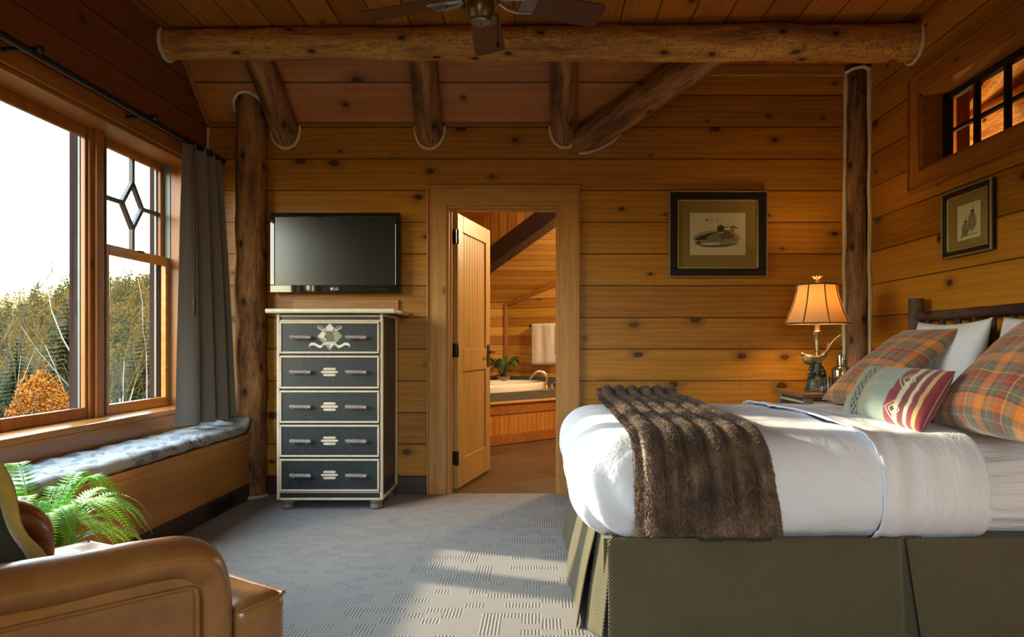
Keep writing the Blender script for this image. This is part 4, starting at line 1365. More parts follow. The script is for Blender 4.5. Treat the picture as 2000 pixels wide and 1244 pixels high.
def lozenges(b, z, y):
    for dz, hw in ((0.0195, 0.043), (0, 0.058), (-0.0195, 0.043)):
        h = 0.0078
        pts = [(xm - hw, y, z + dz), (xm - hw + 0.010, y, z + dz + h), (xm + hw - 0.010, y, z + dz + h), (xm + hw, y, z + dz), (xm + hw - 0.010, y, z + dz - h), (xm - hw + 0.010, y, z + dz - h)]
        prism(b, pts, (0, -0.004, 0))
for k, (pa, pb) in enumerate(DRW):
    z1, z0 = zf(pa) - 0.002, zf(pb) + 0.002
    x0, x1 = DXa + 0.021, DXb - 0.021
    b = BM(); box(b, x0 + 0.006, x1 - 0.006, DYf - 0.001, DYf + 0.0135, z0 + 0.006, z1 - 0.006)
    d = obj('drawer', b, M_dresser, dr)
    b = BM()
    w = 0.0125
    for q in ((x0, x1, z1 - w, z1), (x0, x1, z0, z0 + w), (x0, x0 + w, z0 + w, z1 - w), (x1 - w, x1, z0 + w, z1 - w)): box(b, q[0], q[1], DYf - 0.009, DYf + 0.006, q[2], q[3])
    obj('drawer_edging', b, M_cream, d, bevel=0.004)
    zc = (z0 + z1) / 2 + 0.001
    for s in (-1, 1):
        hx_ = xm + s * 0.179 - (0.003 if s > 0 else 0)
        b = BM()
        tube(b, lerp_pts((hx_ - 0.066, DYf - 0.028, zc + 0.002), (hx_ + 0.066, DYf - 0.028, zc - 0.001), 14), [0.0125 + 0.0025 * noise.noise(Vector((i * 0.5, k, s))) for i in range(14)], 12, wob=0.12, seed=k * 3 + s)
        for q in (-0.042, 0.042):
            tube(b, [(hx_ + q, DYf - 0.002, zc - 0.006), (hx_ + q, DYf - 0.026, zc - 0.002)], [0.010, 0.008], 10)
            ellipsoid(b, (hx_ + q, DYf - 0.034, zc - 0.008), (0.010, 0.006, 0.006), u=8, v=6)
        for e in (-1, 1): tube(b, [(hx_ + e * 0.0655, DYf - 0.028, zc), (hx_ + e * 0.0672, DYf - 0.028, zc)], 0.0088, 10, mi=1)
        obj('handle', b, [M_handle, M_boneend], d, smooth=True)
    b = BM()
    if k > 0:
        lozenges(b, zc, DYf - 0.001)
        obj('lozenge_inlay', b, M_cream, d, bevel=0.001)
    else:
        y = DYf - 0.0012
        mats = [INK['white'], plain('emblem green', (0.22, 0.30, 0.12), 0.6), plain('emblem stag', (0.135, 0.095, 0.075), 0.6, var=0.4, scale=200), plain('emblem ribbon', (0.66, 0.60, 0.48), 0.6), INK['dark'], plain('emblem outline', (0.17, 0.16, 0.13), 0.6)]
        zc2 = zc + 0.008
        def S(px, pz): return ((px - 900) / 19.14 / 304.9 + xm, zc2 - (pz - 640) / 19.14 / 304.9)
        def pg(pts, mi, lay):
            prism(b, [(S(*p)[0], y - lay * 0.0004, S(*p)[1]) for p in pts], (0, -0.0004, 0), mi)
        pg([(900, 125), (1390, 630), (905, 1180), (420, 650)], 5, 0)
        pg([(900, 175), (1340, 630), (905, 1120), (455, 650)], 0, 1)
        pg([(1060, 350), (1340, 630), (1150, 860), (1060, 900)], 1, 2)
        pg([(560, 760), (455, 650), (600, 700), (900, 860), (905, 1120)], 1, 2)
        # stag: head with muzzle turned left, neck, ears
        pg([(770, 470), (900, 440), (1010, 480), (1075, 640), (1080, 850), (760, 850), (790, 760), (740, 740), (690, 690), (700, 610), (770, 570)], 2, 3)
        pg([(650, 470), (690, 440), (780, 500), (770, 540)], 2, 3); pg([(1000, 500), (1070, 450), (1110, 470), (1030, 540)], 2, 3)
        for sgn in (-1, 1):
            main = [(0.10, 450), (0.20, 430), (0.42, 420), (0.66, 400), (0.92, 330)]
            mp = [(900 + sgn * q * 480, z) for q, z in main]
            for (xa, za), (xb, zb) in zip(mp, mp[1:]): pg([(xa, za - 14), (xb, zb - 14), (xb, zb + 14), (xa, za + 14)], 2 if abs(xa - 900) < 200 else 3, 4)
            for q, z, top_ in ((0.30, 425, 300), (0.48, 415, 270), (0.64, 402, 240), (0.78, 370, 230), (0.90, 335, 260)):
                x_ = 900 + sgn * q * 480
                pg([(x_ - 12, z), (x_ + sgn * 30 - 8, top_), (x_ + sgn * 30 + 8, top_), (x_ + 12, z)], 2 if q < 0.4 else 3, 4)
        rib = [(-760, 1010), (-700, 930), (-560, 925), (-420, 1010), (-330, 1030), (-200, 920), (0, 880), (200, 920), (330, 1030), (420, 1010), (560, 925), (700, 930), (760, 1010)]
        for (xa, za), (xb, zb) in zip(rib, rib[1:]): pg([(900 + xa, za - 45), (900 + xb, zb - 45), (900 + xb, zb + 55), (900 + xa, za + 55)], 3, 5)
        for q in range(-9, 10):
            if q in (-3, 3): continue
            x_ = 900 + q * 32; z = 880 + (q / 9.0) ** 2 * 120
            pg([(x_ - 7, z - 22), (x_ + 7, z - 22), (x_ + 7, z + 26), (x_ - 7, z + 26)], 4, 6) if q % 2 else pg([(x_ - 11, z - 18), (x_ + 11, z - 18), (x_ + 4, z + 24), (x_ - 4, z + 24)], 4, 6)
        for f in b.faces: f.normal_update()
        obj('stag_emblem', b, mats, d)

# ------------------------------------------------------------------ ceiling fan
fc = Vector((-0.27, 3.02, 2.60))
fan = thing('ceiling_fan', 'ceiling fan with red brown blades and brass motor', 'ceiling fan', (fc.x, fc.y, ZC))
b = BM(); lathe(b, [(0.0, 0.0), (0.07, 0.0), (0.075, -0.02), (0.05, -0.06), (0.014, -0.075), (0.014, -0.24), (0.05, -0.245), (0.05, -0.26)], (fc.x, fc.y, ZC - 0.0), 28); obj('canopy', b, M_fanmetal, fan, smooth=True)
b = BM(); lathe(b, [(0.0, 0.19), (0.06, 0.185), (0.10, 0.15), (0.125, 0.10), (0.128, 0.05), (0.11, 0.02), (0.075, 0.0), (0.07, -0.02), (0.0, -0.02)], fc, 36); obj('motor_housing', b, M_fanmetal, fan, smooth=True)
b = BM(); lathe(b, [(0.062, -0.020), (0.064, -0.045), (0.056, -0.075), (0.047, -0.092), (0.044, -0.098), (0.0, -0.098)], fc, 32); obj('switch_cup', b, M_fanmetal, fan, smooth=True)
b = BM(); lathe(b, [(0.044, -0.098), (0.045, -0.112), (0.038, -0.116), (0, -0.116)], fc, 28); tube(b, [fc + Vector((0, 0, -0.116)), fc + Vector((0, 0, -0.132))], 0.008, 10); obj('end_cap', b, M_fansilver, fan, smooth=True)
for i in range(5):
    a = math.radians(90 - 72 * i)
    R_ = Matrix.Translation(fc) @ Matrix.Rotation(a, 4, 'Z') @ Matrix.Rotation(math.radians(-12), 4, 'X')
    b = BM()
    pts = [(0.18, -0.058), (0.21, -0.070), (0.56, -0.080), (0.578, -0.062), (0.578, 0.062), (0.56, 0.080), (0.21, 0.070), (0.18, 0.058)]
    prism(b, [R_ @ Vector((x, y, -0.004)) for x, y in pts], R_.to_3x3() @ Vector((0, 0, 0.008)))
    obj('blade', b, M_blade, fan, bevel=0.002)
    b = BM()
    R2 = Matrix.Translation(fc) @ Matrix.Rotation(a, 4, 'Z') @ Matrix.Rotation(math.radians(-12), 4, 'X')
    for s in (-1, 1): tube(b, [R2 @ Vector(p) for p in ((0.085, 0.012 * s, -0.004), (0.13, 0.035 * s, -0.012), (0.18, 0.046 * s, -0.010), (0.245, 0.036 * s, -0.008))], [0.009, 0.010, 0.011, 0.008], 8, sy=1.0)
    box(b, 0.18, 0.25, -0.05, 0.05, -0.010, -0.0045, R2)
    obj('blade_arm', b, M_fansilver, fan, smooth=True)
b = BM(); tube(b, [fc + Vector((0.075, 0.03, -0.05)), fc + Vector((0.075, 0.03, -0.185))], 0.0018, 6); ellipsoid(b, fc + Vector((0.075, 0.03, -0.20)), (0.008, 0.008, 0.015), u=10, v=8); ellipsoid(b, fc + Vector((0.075, 0.03, -0.135)), (0.004, 0.004, 0.004), u=8, v=6)
obj('pull_chain', b, M_iron, fan, smooth=True)
# ------------------------------------------------------------------ bathroom beyond the door
bz = lambda y: 1.587 + 0.574 * (8.7 - y)
b = BM(); box(b, -2.42, 2.46, 4.873, 9.0, -0.12, -0.004); struct('floor_bathroom', b, M_slate, label='brown slate tile floor of the bathroom', cat='floor')
b = BM(); box(b, -2.42, -0.46, 8.7, 8.82, -0.004, bz(8.7) + 0.05); box(b, -2.42, -1.2, 8.7, 8.82, bz(8.7) + 0.05, 4.0); struct('wall_bathroom_rear', b, M_bathwall, label='low cedar strip wall at the end of the bathroom', cat='wall')
def sw(s): return Vector((-0.46 + 0.8341 * s, 8.7 - 0.5517 * s, 0))
b = BM(); prism(b, [sw(0), sw(3.4), sw(3.4) + Vector((0, 0, bz(sw(3.4).y))), sw(0) + Vector((0, 0, bz(8.7)))], (0.066, 0.1, 0)); struct('wall_bathroom_side', b, M_bathwall, label='cedar strip bathroom wall with the towel bar', cat='wall')
b = BM(); box(b, -2.5, 2.46, 4.9, 9.0, 4.0, 4.1); struct('bathroom_sky_lid', b, M_slope, label='unseen lid added high over the bathroom to block sky light', cat='ceiling')  # unseen lid, added to keep light from leaking in above
b = BM(); box(b, -2.50, -2.42, 4.97, 9.0, -0.12, 4.0); struct('wall_bathroom_left', b, M_bathwall, label='left bathroom wall hidden by the door', cat='wall')
b = BM(); box(b, 2.40, 2.46, 4.97, 7.2, 0, 4.0); struct('wall_bathroom_right', b, M_bathwall, label='right bathroom wall beside the doorway', cat='wall')
b = BM(); prism(b, [(-1.36, 8.8, bz(8.8)), (2.46, 8.8, bz(8.8)), (2.46, 5.05, bz(5.05))], (0, 0.06, 0.1)); struct('ceiling_bathroom', b, M_bathceil, label='sloping cedar strip bathroom ceiling', cat='ceiling')
b = BM(); bar(b, (-0.452, 8.683, 0.66), (-0.452, 8.683, 1.585), 0.045, 0.03, up=(0, 1, 0)); struct('trim_6', b, M_case_v, label='upright cedar trim in the bathroom corner', cat='trim', bevel=0.004)
e0, e1 = sw(0) + Vector((0, -0.012, bz(8.7) - 0.03)), sw(2.6) + Vector((0, -0.012, bz(sw(2.6).y) - 0.03))
b = BM(); bar(b, e0, e1, 0.024, 0.05); struct('trim_7', b, M_case_y, label='slanted cedar trim under the bathroom ceiling', cat='trim', bevel=0.004)
# dark timber across the slope and the boarded strip above it
q0 = Vector((-0.67, 8.1, bz(8.1))); q1 = Vector((0.18, 7.27, bz(7.27)))
dq = (q1 - q0)
B0, B1 = q0 - dq * 0.75, q1 + dq * 1.0
off = Vector((-0.075, -0.075, 0.02))
b = BM(); bar(b, B0 + off, B1 + off, 0.17, 0.21)
M_dkbeam = timber('dark beam', 1, (0.06, 0.028, 0.016), (0.020, 0.010, 0.007), 0.5, knots=0.3)
tag(obj('timber_beam', b, M_dkbeam, bevel=0.01), 'dark squared timber slanting across the bathroom ceiling', 'beam', None, 'thing')
b = BM()
o2 = off + Vector((-0.06, -0.06, 0.09))
hgt = Vector((0, 0, 0.40))
prism(b, [B0 + o2, B1 + o2, B1 + o2 + hgt, B0 + o2 + hgt], (0.02, 0.02, 0)); struct('wall_bathroom_upper', b, M_bathgable, label='upright cedar boards above the dark timber', cat='wall')
b = BM()
T0, T1 = B0 + o2 + hgt, B1 + o2 + hgt
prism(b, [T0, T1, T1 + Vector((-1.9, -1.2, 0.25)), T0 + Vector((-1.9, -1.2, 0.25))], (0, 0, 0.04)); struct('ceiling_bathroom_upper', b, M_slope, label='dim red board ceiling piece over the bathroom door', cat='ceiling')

# tub surround
L_, R_e, C_ = Vector((-1.9, 5.912, 0)), Vector((0.475, 8.060, 0)), Vector((-0.46, 8.69, 0))
fd = (R_e - L_).normalized(); fn_ = Vector((fd.y, -fd.x, 0))
tub = thing('bathtub', 'white oval tub set in a corner deck with beadboard apron', 'bathtub', (-0.6, 7.9, 0))
DZt = 0.55
b = BM(); prism(b, [L_ + V(0, 0, 0.0), R_e, C_ + V(0, -0.01, 0), V(-1.9, 8.69, 0)], (0, 0, 0.50)); obj('deck_body', b, M_bathwall, tub)
b = BM()
ln = (R_e - L_).length
for i in range(int(ln / 0.065)):
    p = L_ + fd * (0.065 * i)
    bar(b, p + fd * 0.002 + fn_ * 0.006 + V(0, 0, 0.21), p + fd * 0.063 + fn_ * 0.006 + V(0, 0, 0.21), 0.012, 0.22)
obj('beadboard', b, timber('cedar bead', 2, (0.56, 0.25, 0.05), (0.36, 0.125, 0.02), 0.4, knots=0.0), tub, bevel=0.003)
b = BM(); bar(b, L_ + fn_ * 0.012 + V(0, 0, 0.055), R_e + fn_ * 0.012 + V(0, 0, 0.055), 0.022, 0.11); bar(b, L_ + fn_ * 0.012 + V(0, 0, 0.375), R_e + fn_ * 0.012 + V(0, 0, 0.375), 0.022, 0.11); obj('apron_rail', b, M_case_y, tub, bevel=0.003)
b = BM(); bar(b, L_ + fn_ * 0.022 + V(0, 0, 0.444), R_e + fn_ * 0.022 + V(0, 0, 0.444), 0.045, 0.026); obj('nosing', b, timber('nosing', 1, (0.60, 0.36, 0.16), (0.45, 0.22, 0.08), 0.35, knots=0.0), tub, bevel=0.006)
b = BM(); prism(b, [L_ + fn_ * 0.004 + V(0, 0, 0.458), R_e + fn_ * 0.004 + V(0, 0, 0.458), C_ + V(0, -0.01, 0.458), V(-1.9, 8.69, 0.458)], (0, 0, DZt - 0.458)); obj('tile_deck', b, M_tile, tub, bevel=0.003)
b = BM()
box(b, -1.9, -0.46, 8.675, 8.698, DZt, DZt + 0.115); bar(b, sw(0) + V(-0.006, -0.009, DZt + 0.057), sw(1.1) + V(-0.006, -0.009, DZt + 0.057), 0.02, 0.115); obj('tile_splash', b, M_tile, tub)
tc, ta, tb = Vector((-0.68, 7.66, 0)), 0.84, 0.46
el = lambda t, k, z: tc + fd * (ta * k * math.cos(t)) - fn_ * (tb * k * math.sin(t)) + V(0, 0, z)
b = BM()
prof = [(1.03, 0.551), (1.035, 0.60), (1.02, 0.622), (0.985, 0.632), (0.93, 0.630), (0.89, 0.615), (0.86, 0.585), (0.80, 0.56), (0.0, 0.556)]
rings = [[b.verts.new(el(2 * PI * k / 64, r, z)) for k in range(64)] if r > 0 else [b.verts.new(tc + V(0, 0, z))] for r, z in prof]
for a_, c_ in zip(rings, rings[1:]):
    for k in range(64):
        k2 = (k + 1) % 64
        f = b.faces.new((a_[k], a_[k2], c_[k2], c_[k]) if len(c_) > 1 else (a_[k], a_[k2], c_[0])); f.smooth = True
bmesh.ops.recalc_face_normals(b, faces=b.faces[:])
obj('basin', b, M_white, tub, smooth=True, angle=60)
b = BM()
fb = Vector((0.05, 7.97, DZt))
lathe(b, [(0, 0), (0.038, 0), (0.036, 0.012), (0.024, 0.03), (0.020, 0.06)], fb, 20)
tube(b, smooth_path([fb + V(0, 0, 0.05), fb + V(0.01, 0.0, 0.14), fb + V(-0.05, 0, 0.195), fb + V(-0.13, 0, 0.185), fb + V(-0.195, 0, 0.10)], 24), [0.021 - 0.0003 * i for i in range(24)], 14)
for dx, dy in ((0.07, 0.06), (-0.02, -0.09)):
    c = fb + V(dx, dy, 0)
    lathe(b, [(0, 0), (0.026, 0), (0.022, 0.02), (0.014, 0.04), (0.016, 0.055), (0, 0.06)], c, 16)
    tube(b, [c + V(0, 0, 0.05), c + V(0.05, -0.02, 0.07)], [0.008, 0.006], 8)
obj('faucet', b, M_chrome, tub, smooth=True)

# towel bar and towel
tb_ = thing('towel_bar', 'bronze towel bar on the cedar bathroom wall', 'towel bar', sw(0.65) + V(0, 0, 1.29))
wn = Vector((-0.5517, -0.8341, 0))
b = BM(); tube(b, [sw(0.42) + wn * 0.07 + V(0, 0, 1.29), sw(1.02) + wn * 0.07 + V(0, 0, 1.29)], 0.010, 12); obj('bar', b, M_bronze_d, tb_, smooth=True)
for s in (0.435, 1.0):
    b = BM(); tube(b, [sw(s) + wn * 0.002 + V(0, 0, 1.29), sw(s) + wn * 0.012 + V(0, 0, 1.29)], 0.034, 18); tube(b, [sw(s) + wn * 0.01 + V(0, 0, 1.29), sw(s) + wn * 0.07 + V(0, 0, 1.29)], 0.012, 12); ellipsoid(b, sw(s) + wn * 0.072 + V(0, 0, 1.29), (0.018, 0.018, 0.018), u=12, v=8)
    obj('mount', b, M_bronze_d, tb_, smooth=True)
def tow(s0, s1, zb0, zb1, o):
    def fn(u, v):
        s = s0 + (s1 - s0) * u
        a = v * 3.0
        if a < 1: th, z = -0.014, zb0 + (1.295 - zb0) * a
        elif a < 2:
            t = (a - 1) * PI; th, z = -0.014 * math.cos(t), 1.295 + 0.014 * math.sin(t)
        else: th, z = 0.014, 1.295 + (zb1 - 1.295) * (a - 2)
        w = 0.006 * noise.noise(Vector((u * 6, z * 4, o))) * (1 if a > 2 else 0.4)
        return sw(s) + wn * (0.07 + th + w + (0.006 * math.sin(u * 12) if a > 2 else 0)) + V(0, 0, z)
    return fn
b = BM(); grid(b, 24, 36, tow(0.46, 0.84, 0.95, 0.815, 1.0)); grid(b, 12, 30, lambda u, v: tow(0.80, 0.905, 0.93, 0.95, 2.0)(u, v) - wn * 0.004)
tw_ = obj('towel', b, M_towel, smooth=True, angle=120)
mo = tw_.modifiers.new('thick', 'SOLIDIFY'); mo.thickness = 0.006
tag(tw_, 'white towel folded over the bathroom towel bar', 'towel', None, 'thing')

# peace lily on the deck
pl = thing('potted_plant', 'broad leaved potted plant in a stone pot on the tub deck', 'plant', (-0.47, 8.32, DZt))
pc_ = Vector((-0.47, 8.32, DZt))
b = BM(); lathe(b, [(0, 0.001), (0.065, 0.001), (0.075, 0.02), (0.085, 0.10), (0.09, 0.12), (0.08, 0.125), (0.075, 0.11), (0, 0.105)], pc_, 22); obj('pot', b, M_potgrey, pl, smooth=True)
r2 = random.Random(5)
for i in range(24):
    a = 2 * PI * i / 24 * 1.0 + r2.uniform(-0.2, 0.2); L = r2.uniform(0.20, 0.31); el_ = r2.uniform(0.5, 1.3)
    d = Vector((math.cos(a), math.sin(a), 0))
    p0 = pc_ + V(0, 0, 0.11) + d * 0.02
    ctrl = [p0, p0 + d * L * 0.3 * math.cos(el_) + V(0, 0, L * 0.45), p0 + d * L * (0.35 + 0.3 * math.cos(el_)) + V(0, 0, L * (0.55 + 0.25 * el_)), p0 + d * L * (0.6 + 0.4 * math.cos(el_)) + V(0, 0, L * (0.25 + 0.45 * el_))]
    ps = smooth_path(ctrl, 12); sd = Vector((-d.y, d.x, 0))
    b = BM()
    for s in (-1, 1):
        for k in range(11):
            t0, t1 = k / 11, (k + 1) / 11
            w0, w1_ = [0.036 * max(0.10, math.sin(PI * min(1, max(0, (t - 0.25) / 0.75))) ** 0.8) if t < 0.999 else 0.0005 for t in (t0, t1)]
            vs = [b.verts.new(p) for p in (ps[k], ps[k] + sd * s * w0 + V(0, 0, w0 * 0.35), ps[k + 1] + sd * s * w1_ + V(0, 0, w1_ * 0.35), ps[k + 1])]
            b.faces.new(vs if s > 0 else vs[::-1])
    obj('leaf', b, M_peace, pl, smooth=True, angle=60)

# ------------------------------------------------------------------ outside: ground, hill, trees
def ray(px, y): return (px - CX) * y / F
def crest(x):
    t = min(1.0, max(0.0, (x + 88) / 16.0))
    return -3.8 + 13.0 * t * t * (3 - 2 * t) + 1.2 * noise.noise(Vector((x * 0.05, 3, 0)))
def gz(x, y):
    d = min(1.0, max(0.0, (y - 52) / 78.0))
    d = d * d * (3 - 2 * d)
    return -4.6 + (crest(x) + 4.6) * d - max(0, y - 130) * 0.12 + 0.5 * noise.noise(Vector((x * 0.06, y * 0.06, 1)))
b = BM(); grid(b, 70, 70, lambda u, v: Vector((-230 + 300 * u, -70 + 280 * v, gz(-230 + 300 * u, -70 + 280 * v))))
M_ground = plain('leafy ground', (0.0372, 0.026, 0.0099), 0.95, var=0.6, scale=1.5, spec=0.05)
struct('ground', b, M_ground, label='leaf covered hillside outside the window', cat='ground', smooth=True)
M_bark = plain('grey bark', (0.031, 0.026, 0.0198), 0.9, var=0.4, scale=8, spec=0.05)
M_birch = plain('white birch bark', (0.1488, 0.1426, 0.1178), 0.8, var=0.25, scale=14, spec=0.05)
M_spruce = plain('spruce needles', (0.0074, 0.0186, 0.0056), 0.7, var=0.6, scale=6, spec=0.05)
M_spruce2 = plain('olive spruce needles', (0.0136, 0.0198, 0.005), 0.7, var=0.6, scale=5, spec=0.05)
M_orange = plain('orange leaves', (0.1674, 0.0527, 0.0037), 0.7, var=0.5, scale=9, spec=0.05)
M_gold = plain('gold twigs', (0.062, 0.0409, 0.0112), 0.8, var=0.5, scale=3, spec=0.05)
M_brush = plain('brush stems', (0.0341, 0.0322, 0.0174), 0.9, var=0.6, scale=3, spec=0.05)
M_forest = plain('autumn forest', (0.0837, 0.0484, 0.0087), 0.9, var=0.6, scale=0.35, spec=0.05)

def tri(b, p, q, r, mi=0):
    f = b.faces.new([b.verts.new(p), b.verts.new(q), b.verts.new(r)]); f.material_index = mi
def spruce(x, y, zb, h, r, label, m, seed, density=1.0):
    rr = random.Random(seed)
    t = thing('spruce_tree', label, 'tree', (x, y, zb), group=None)
    b = BM(); tube(b, lerp_pts((x, y, zb), (x, y, zb + h), 8), [h * 0.016 * (1 - i / 8.0) + 0.01 for i in range(8)], 6); obj('trunk', b, M_bark, t)
    b = BM()
    nl = int(36 * density)
    for i in range(nl):
        tt = i / nl
        z = zb + h * (0.10 + 0.90 * tt)
        for k in range(15 if tt < 0.8 else 8):
            a = rr.uniform(0, 2 * PI); L = r * (1 - tt) ** 0.85 * rr.uniform(0.65, 1.15) + 0.08
            d = Vector((math.cos(a), math.sin(a), 0)); s = Vector((-d.y, d.x, 0))
            p0 = Vector((x, y, z)); ns = 6
            for j in range(ns):
                u0 = (j + 0.3) / ns
                c = p0 + d * L * u0 + V(0, 0, -0.28 * L * u0 + 0.22 * L * u0 * u0)
                w = L * 0.30 * (1.05 - u0) + 0.04
                for sg in (-1, 1):
                    tri(b, c - d * w * 0.2, c + s * sg * w + d * w * 0.5 + V(0, 0, -w * rr.uniform(0.15, 0.5)), c + d * w * 0.55)
            tri(b, p0 + d * L * 0.5 - s * 0.06 * L, p0 + d * L * 1.02 + V(0, 0, -0.06 * L), p0 + d * L * 0.5 + s * 0.06 * L)
    obj('foliage', b, m, t)
def branch(b, p, d, L, r, depth, rr, seg=4, spread=0.6, mi=0, tw=None):
    n = 4
    pts = [p]
    dd = d.copy()
    for i in range(n):
        dd = (dd + Vector((rr.uniform(-1, 1), rr.uniform(-1, 1), rr.uniform(-0.3, 0.6))) * 0.13).normalized()
        pts.append(pts[-1] + dd * L / n)
    tgt = tw if (tw is not None and depth <= 2) else b
    tube(tgt, pts, [r * (1 - 0.5 * i / n) for i in range(n + 1)], seg if depth > 1 else 3, caps=False)
    if depth == 0: return
    for k in range(3 if depth > 1 else 4):
        i = rr.randint(1, n)
        side = Vector((rr.uniform(-1, 1), rr.uniform(-1, 1), rr.uniform(-0.1, 0.7))).normalized()
        branch(b, pts[i], (dd + side * spread).normalized(), L * rr.uniform(0.45, 0.7), r * 0.5, depth - 1, rr, seg, spread, mi, tw)
def bare(x, y, zb, h, label, m, mt, seed, name='bare_tree', depth=4, stems=1, lean=0.0, rad=0.008, spread=0.6):
    rr = random.Random(seed)
    t = thing(name, label, 'tree', (x, y, zb))
    b, tw = BM(), BM()
    for s in range(stems):
        d = Vector((lean + rr.uniform(-0.12, 0.12) * stems, rr.uniform(-0.08, 0.08), 1)).normalized()
        branch(b, Vector((x, y, zb)) + Vector((rr.uniform(-0.15, 0.15) * (stems > 1), 0, 0)), d, h * rr.uniform(0.55, 0.75), h * rad, depth, rr, 6, spread, 0, tw)
    obj('trunk', b, m, t); obj('twigs', tw, mt, t)
def bush(x, y, zb, h, r, label, m, seed, n=9000, name='bush'):
    rr = random.Random(seed)
    t = thing(name, label, 'bush', (x, y, zb))
    b = BM()
    for i in range(16):
        a = rr.uniform(0, 2 * PI); q = rr.uniform(0.2, 0.9) * r
        tube(b, [(x, y, zb), (x + q * 0.5 * math.cos(a), y + q * 0.5 * math.sin(a), zb + h * 0.5), (x + q * math.cos(a), y + q * math.sin(a), zb + h * 0.85)], [0.05, 0.03, 0.01], 4)
    obj('stems', b, M_bark, t)
    b = BM()
    for i in range(n):
        a = rr.uniform(0, 2 * PI); ph = math.acos(rr.uniform(-0.25, 1)); k = rr.uniform(0.55, 1.0) ** 0.5
        k *= 1 + 0.18 * noise.noise(Vector((math.cos(a) * 2, math.sin(a) * 2, ph * 3 + seed)))
        c = Vector((x + r * k * math.sin(ph) * math.cos(a), y + r * k * math.sin(ph) * math.sin(a), zb + h * 0.35 + h * 0.65 * k * math.cos(ph)))
        s = rr.uniform(0.02, 0.055); u = Vector((rr.uniform(-1, 1), rr.uniform(-1, 1), rr.uniform(-1, 1))).normalized(); w = u.orthogonal().normalized()
        b.faces.new([b.verts.new(c + u * s), b.verts.new(c + w * s * 0.6), b.verts.new(c - u * s), b.verts.new(c - w * s * 0.6)])
    obj('foliage', b, m, t)

def topz(py, y): return H + (CY - py) * y / F
def place(px, y): x = ray(px, y); return x, y, gz(x, y)
x, y, z = place(132, 24); spruce(x, y, z, topz(577, 24) - z, 2.2, 'tall dark spruce with drooping boughs beside the mullion, breaking the skyline', M_spruce2, 3, 1.2)
x, y, z = place(33, 27); spruce(x, y, z, topz(655, 27) - z, 1.7, 'dense green spruce left of the orange bush', M_spruce, 5)
x, y, z = place(58, 25); spruce(x, y, z, topz(700, 25) - z, 1.1, 'small dark green spruce just behind the orange bush', M_spruce, 6)
x, y, z = place(282, 30); spruce(x, y, z, topz(612, 30) - z, 2.0, 'golden topped spruce seen at the right of the narrow window', M_spruce2, 9)
x, y, z = place(262, 34); spruce(x, y, z, topz(690, 34) - z, 1.8, 'dark green spruce behind the right hand birch', M_spruce, 10)
x, y, z = place(78, 18); bush(x, y, -3.6, topz(722, 18) + 3.6, 0.85, 'bright orange autumn bush low in the picture pane', M_orange, 4)
x, y, z = place(3, 30); bare(x, y, z, 9.6, 'tall bare tree against the sky at the far left pane edge', M_bark, M_gold, 21)
x, y, z = place(48, 36); bare(x, y, z, 10.0, 'wide bare gold twigged tree against the sky above the green spruce', M_bark, M_gold, 22, depth=4)
x, y, z = place(100, 22); bare(x, y, z, 6.2, 'leaning pale birch trunks left of the tall spruce', M_birch, M_gold, 31, 'birch_tree', 4, 3, -0.16, 0.0045)
x, y, z = place(237, 19); bare(x, y, z, 7.0, 'white forked birch in the middle of the narrow window', M_birch, M_gold, 12, 'birch_tree', 4, 3, 0.04, 0.0058, 0.5)
x, y, z = place(287, 21); bare(x, y, z, 6.6, 'white birch close to the right edge of the narrow window', M_birch, M_gold, 45, 'birch_tree', 4, 2, -0.05, 0.0050, 0.5)
x, y, z = place(215, 28); bare(x, y, z, 7.2, 'rust twigged bare tree at the left edge of the narrow window', M_bark, M_gold, 52)
x, y, z = place(125, 20); bare(x, y, z, 4.2, 'short grey bare sapling clump below the tall spruce', M_bark, M_brush, 61, depth=3, stems=3)
x, y, z = place(20, 19); bare(x, y, z, 4.4, 'grey bare sapling clump left of the orange bush', M_bark, M_brush, 63, depth=3, stems=4)

# the mass of brush and far forest nobody could count
rr = random.Random(77)
b = BM()
for i in range(2600):
    y = rr.uniform(21, 50); px = rr.uniform(-420, 420)
    x = ray(px, y); z = gz(x, y); h = rr.uniform(1.0, 2.6) + (y - 21) * 0.11
    if y < 21 and 30 < px < 140: h *= 0.4
    p = Vector((x, y, z)); d = Vector((rr.uniform(-0.15, 0.15), rr.uniform(-0.15, 0.15), 1))
    mi = rr.choice((0, 0, 1, 1, 1, 2))
    r = rr.uniform(0.010, 0.028)
    tube(b, [p, p + d * h * 0.5, p + d * h + Vector((rr.uniform(-0.3, 0.3), 0, 0))], [r, r * 0.7, r * 0.2], 3, caps=False, mi=mi)
    for k in range(8):
        c = p + d * h * rr.uniform(0.3, 1.0); e = c + Vector((rr.uniform(-1, 1), rr.uniform(-1, 1), rr.uniform(0.2, 1.0))) * h * 0.16
        tri(b, c, c + V(r * 1.2, 0, 0), e, mi)
    for k in range(34):
        c = p + d * h * rr.uniform(0.15, 0.95) + Vector((rr.uniform(-1, 1), rr.uniform(-1, 1), rr.uniform(-0.5, 0.5))) * 0.4; s = rr.uniform(0.02, 0.07)
        tri(b, c, c + Vector((rr.uniform(-s, s), rr.uniform(-s, s), s)), c + Vector((s, rr.uniform(-s, s), rr.uniform(-s, s))), mi)
o = obj('undergrowth', b, [M_brush, plain('olive brush', (0.0186, 0.026, 0.0087), 0.9, var=0.5, scale=2, spec=0.05), M_gold]); tag(o, 'tangled brush and saplings filling the valley outside', 'undergrowth', None, 'stuff')
b = BM()
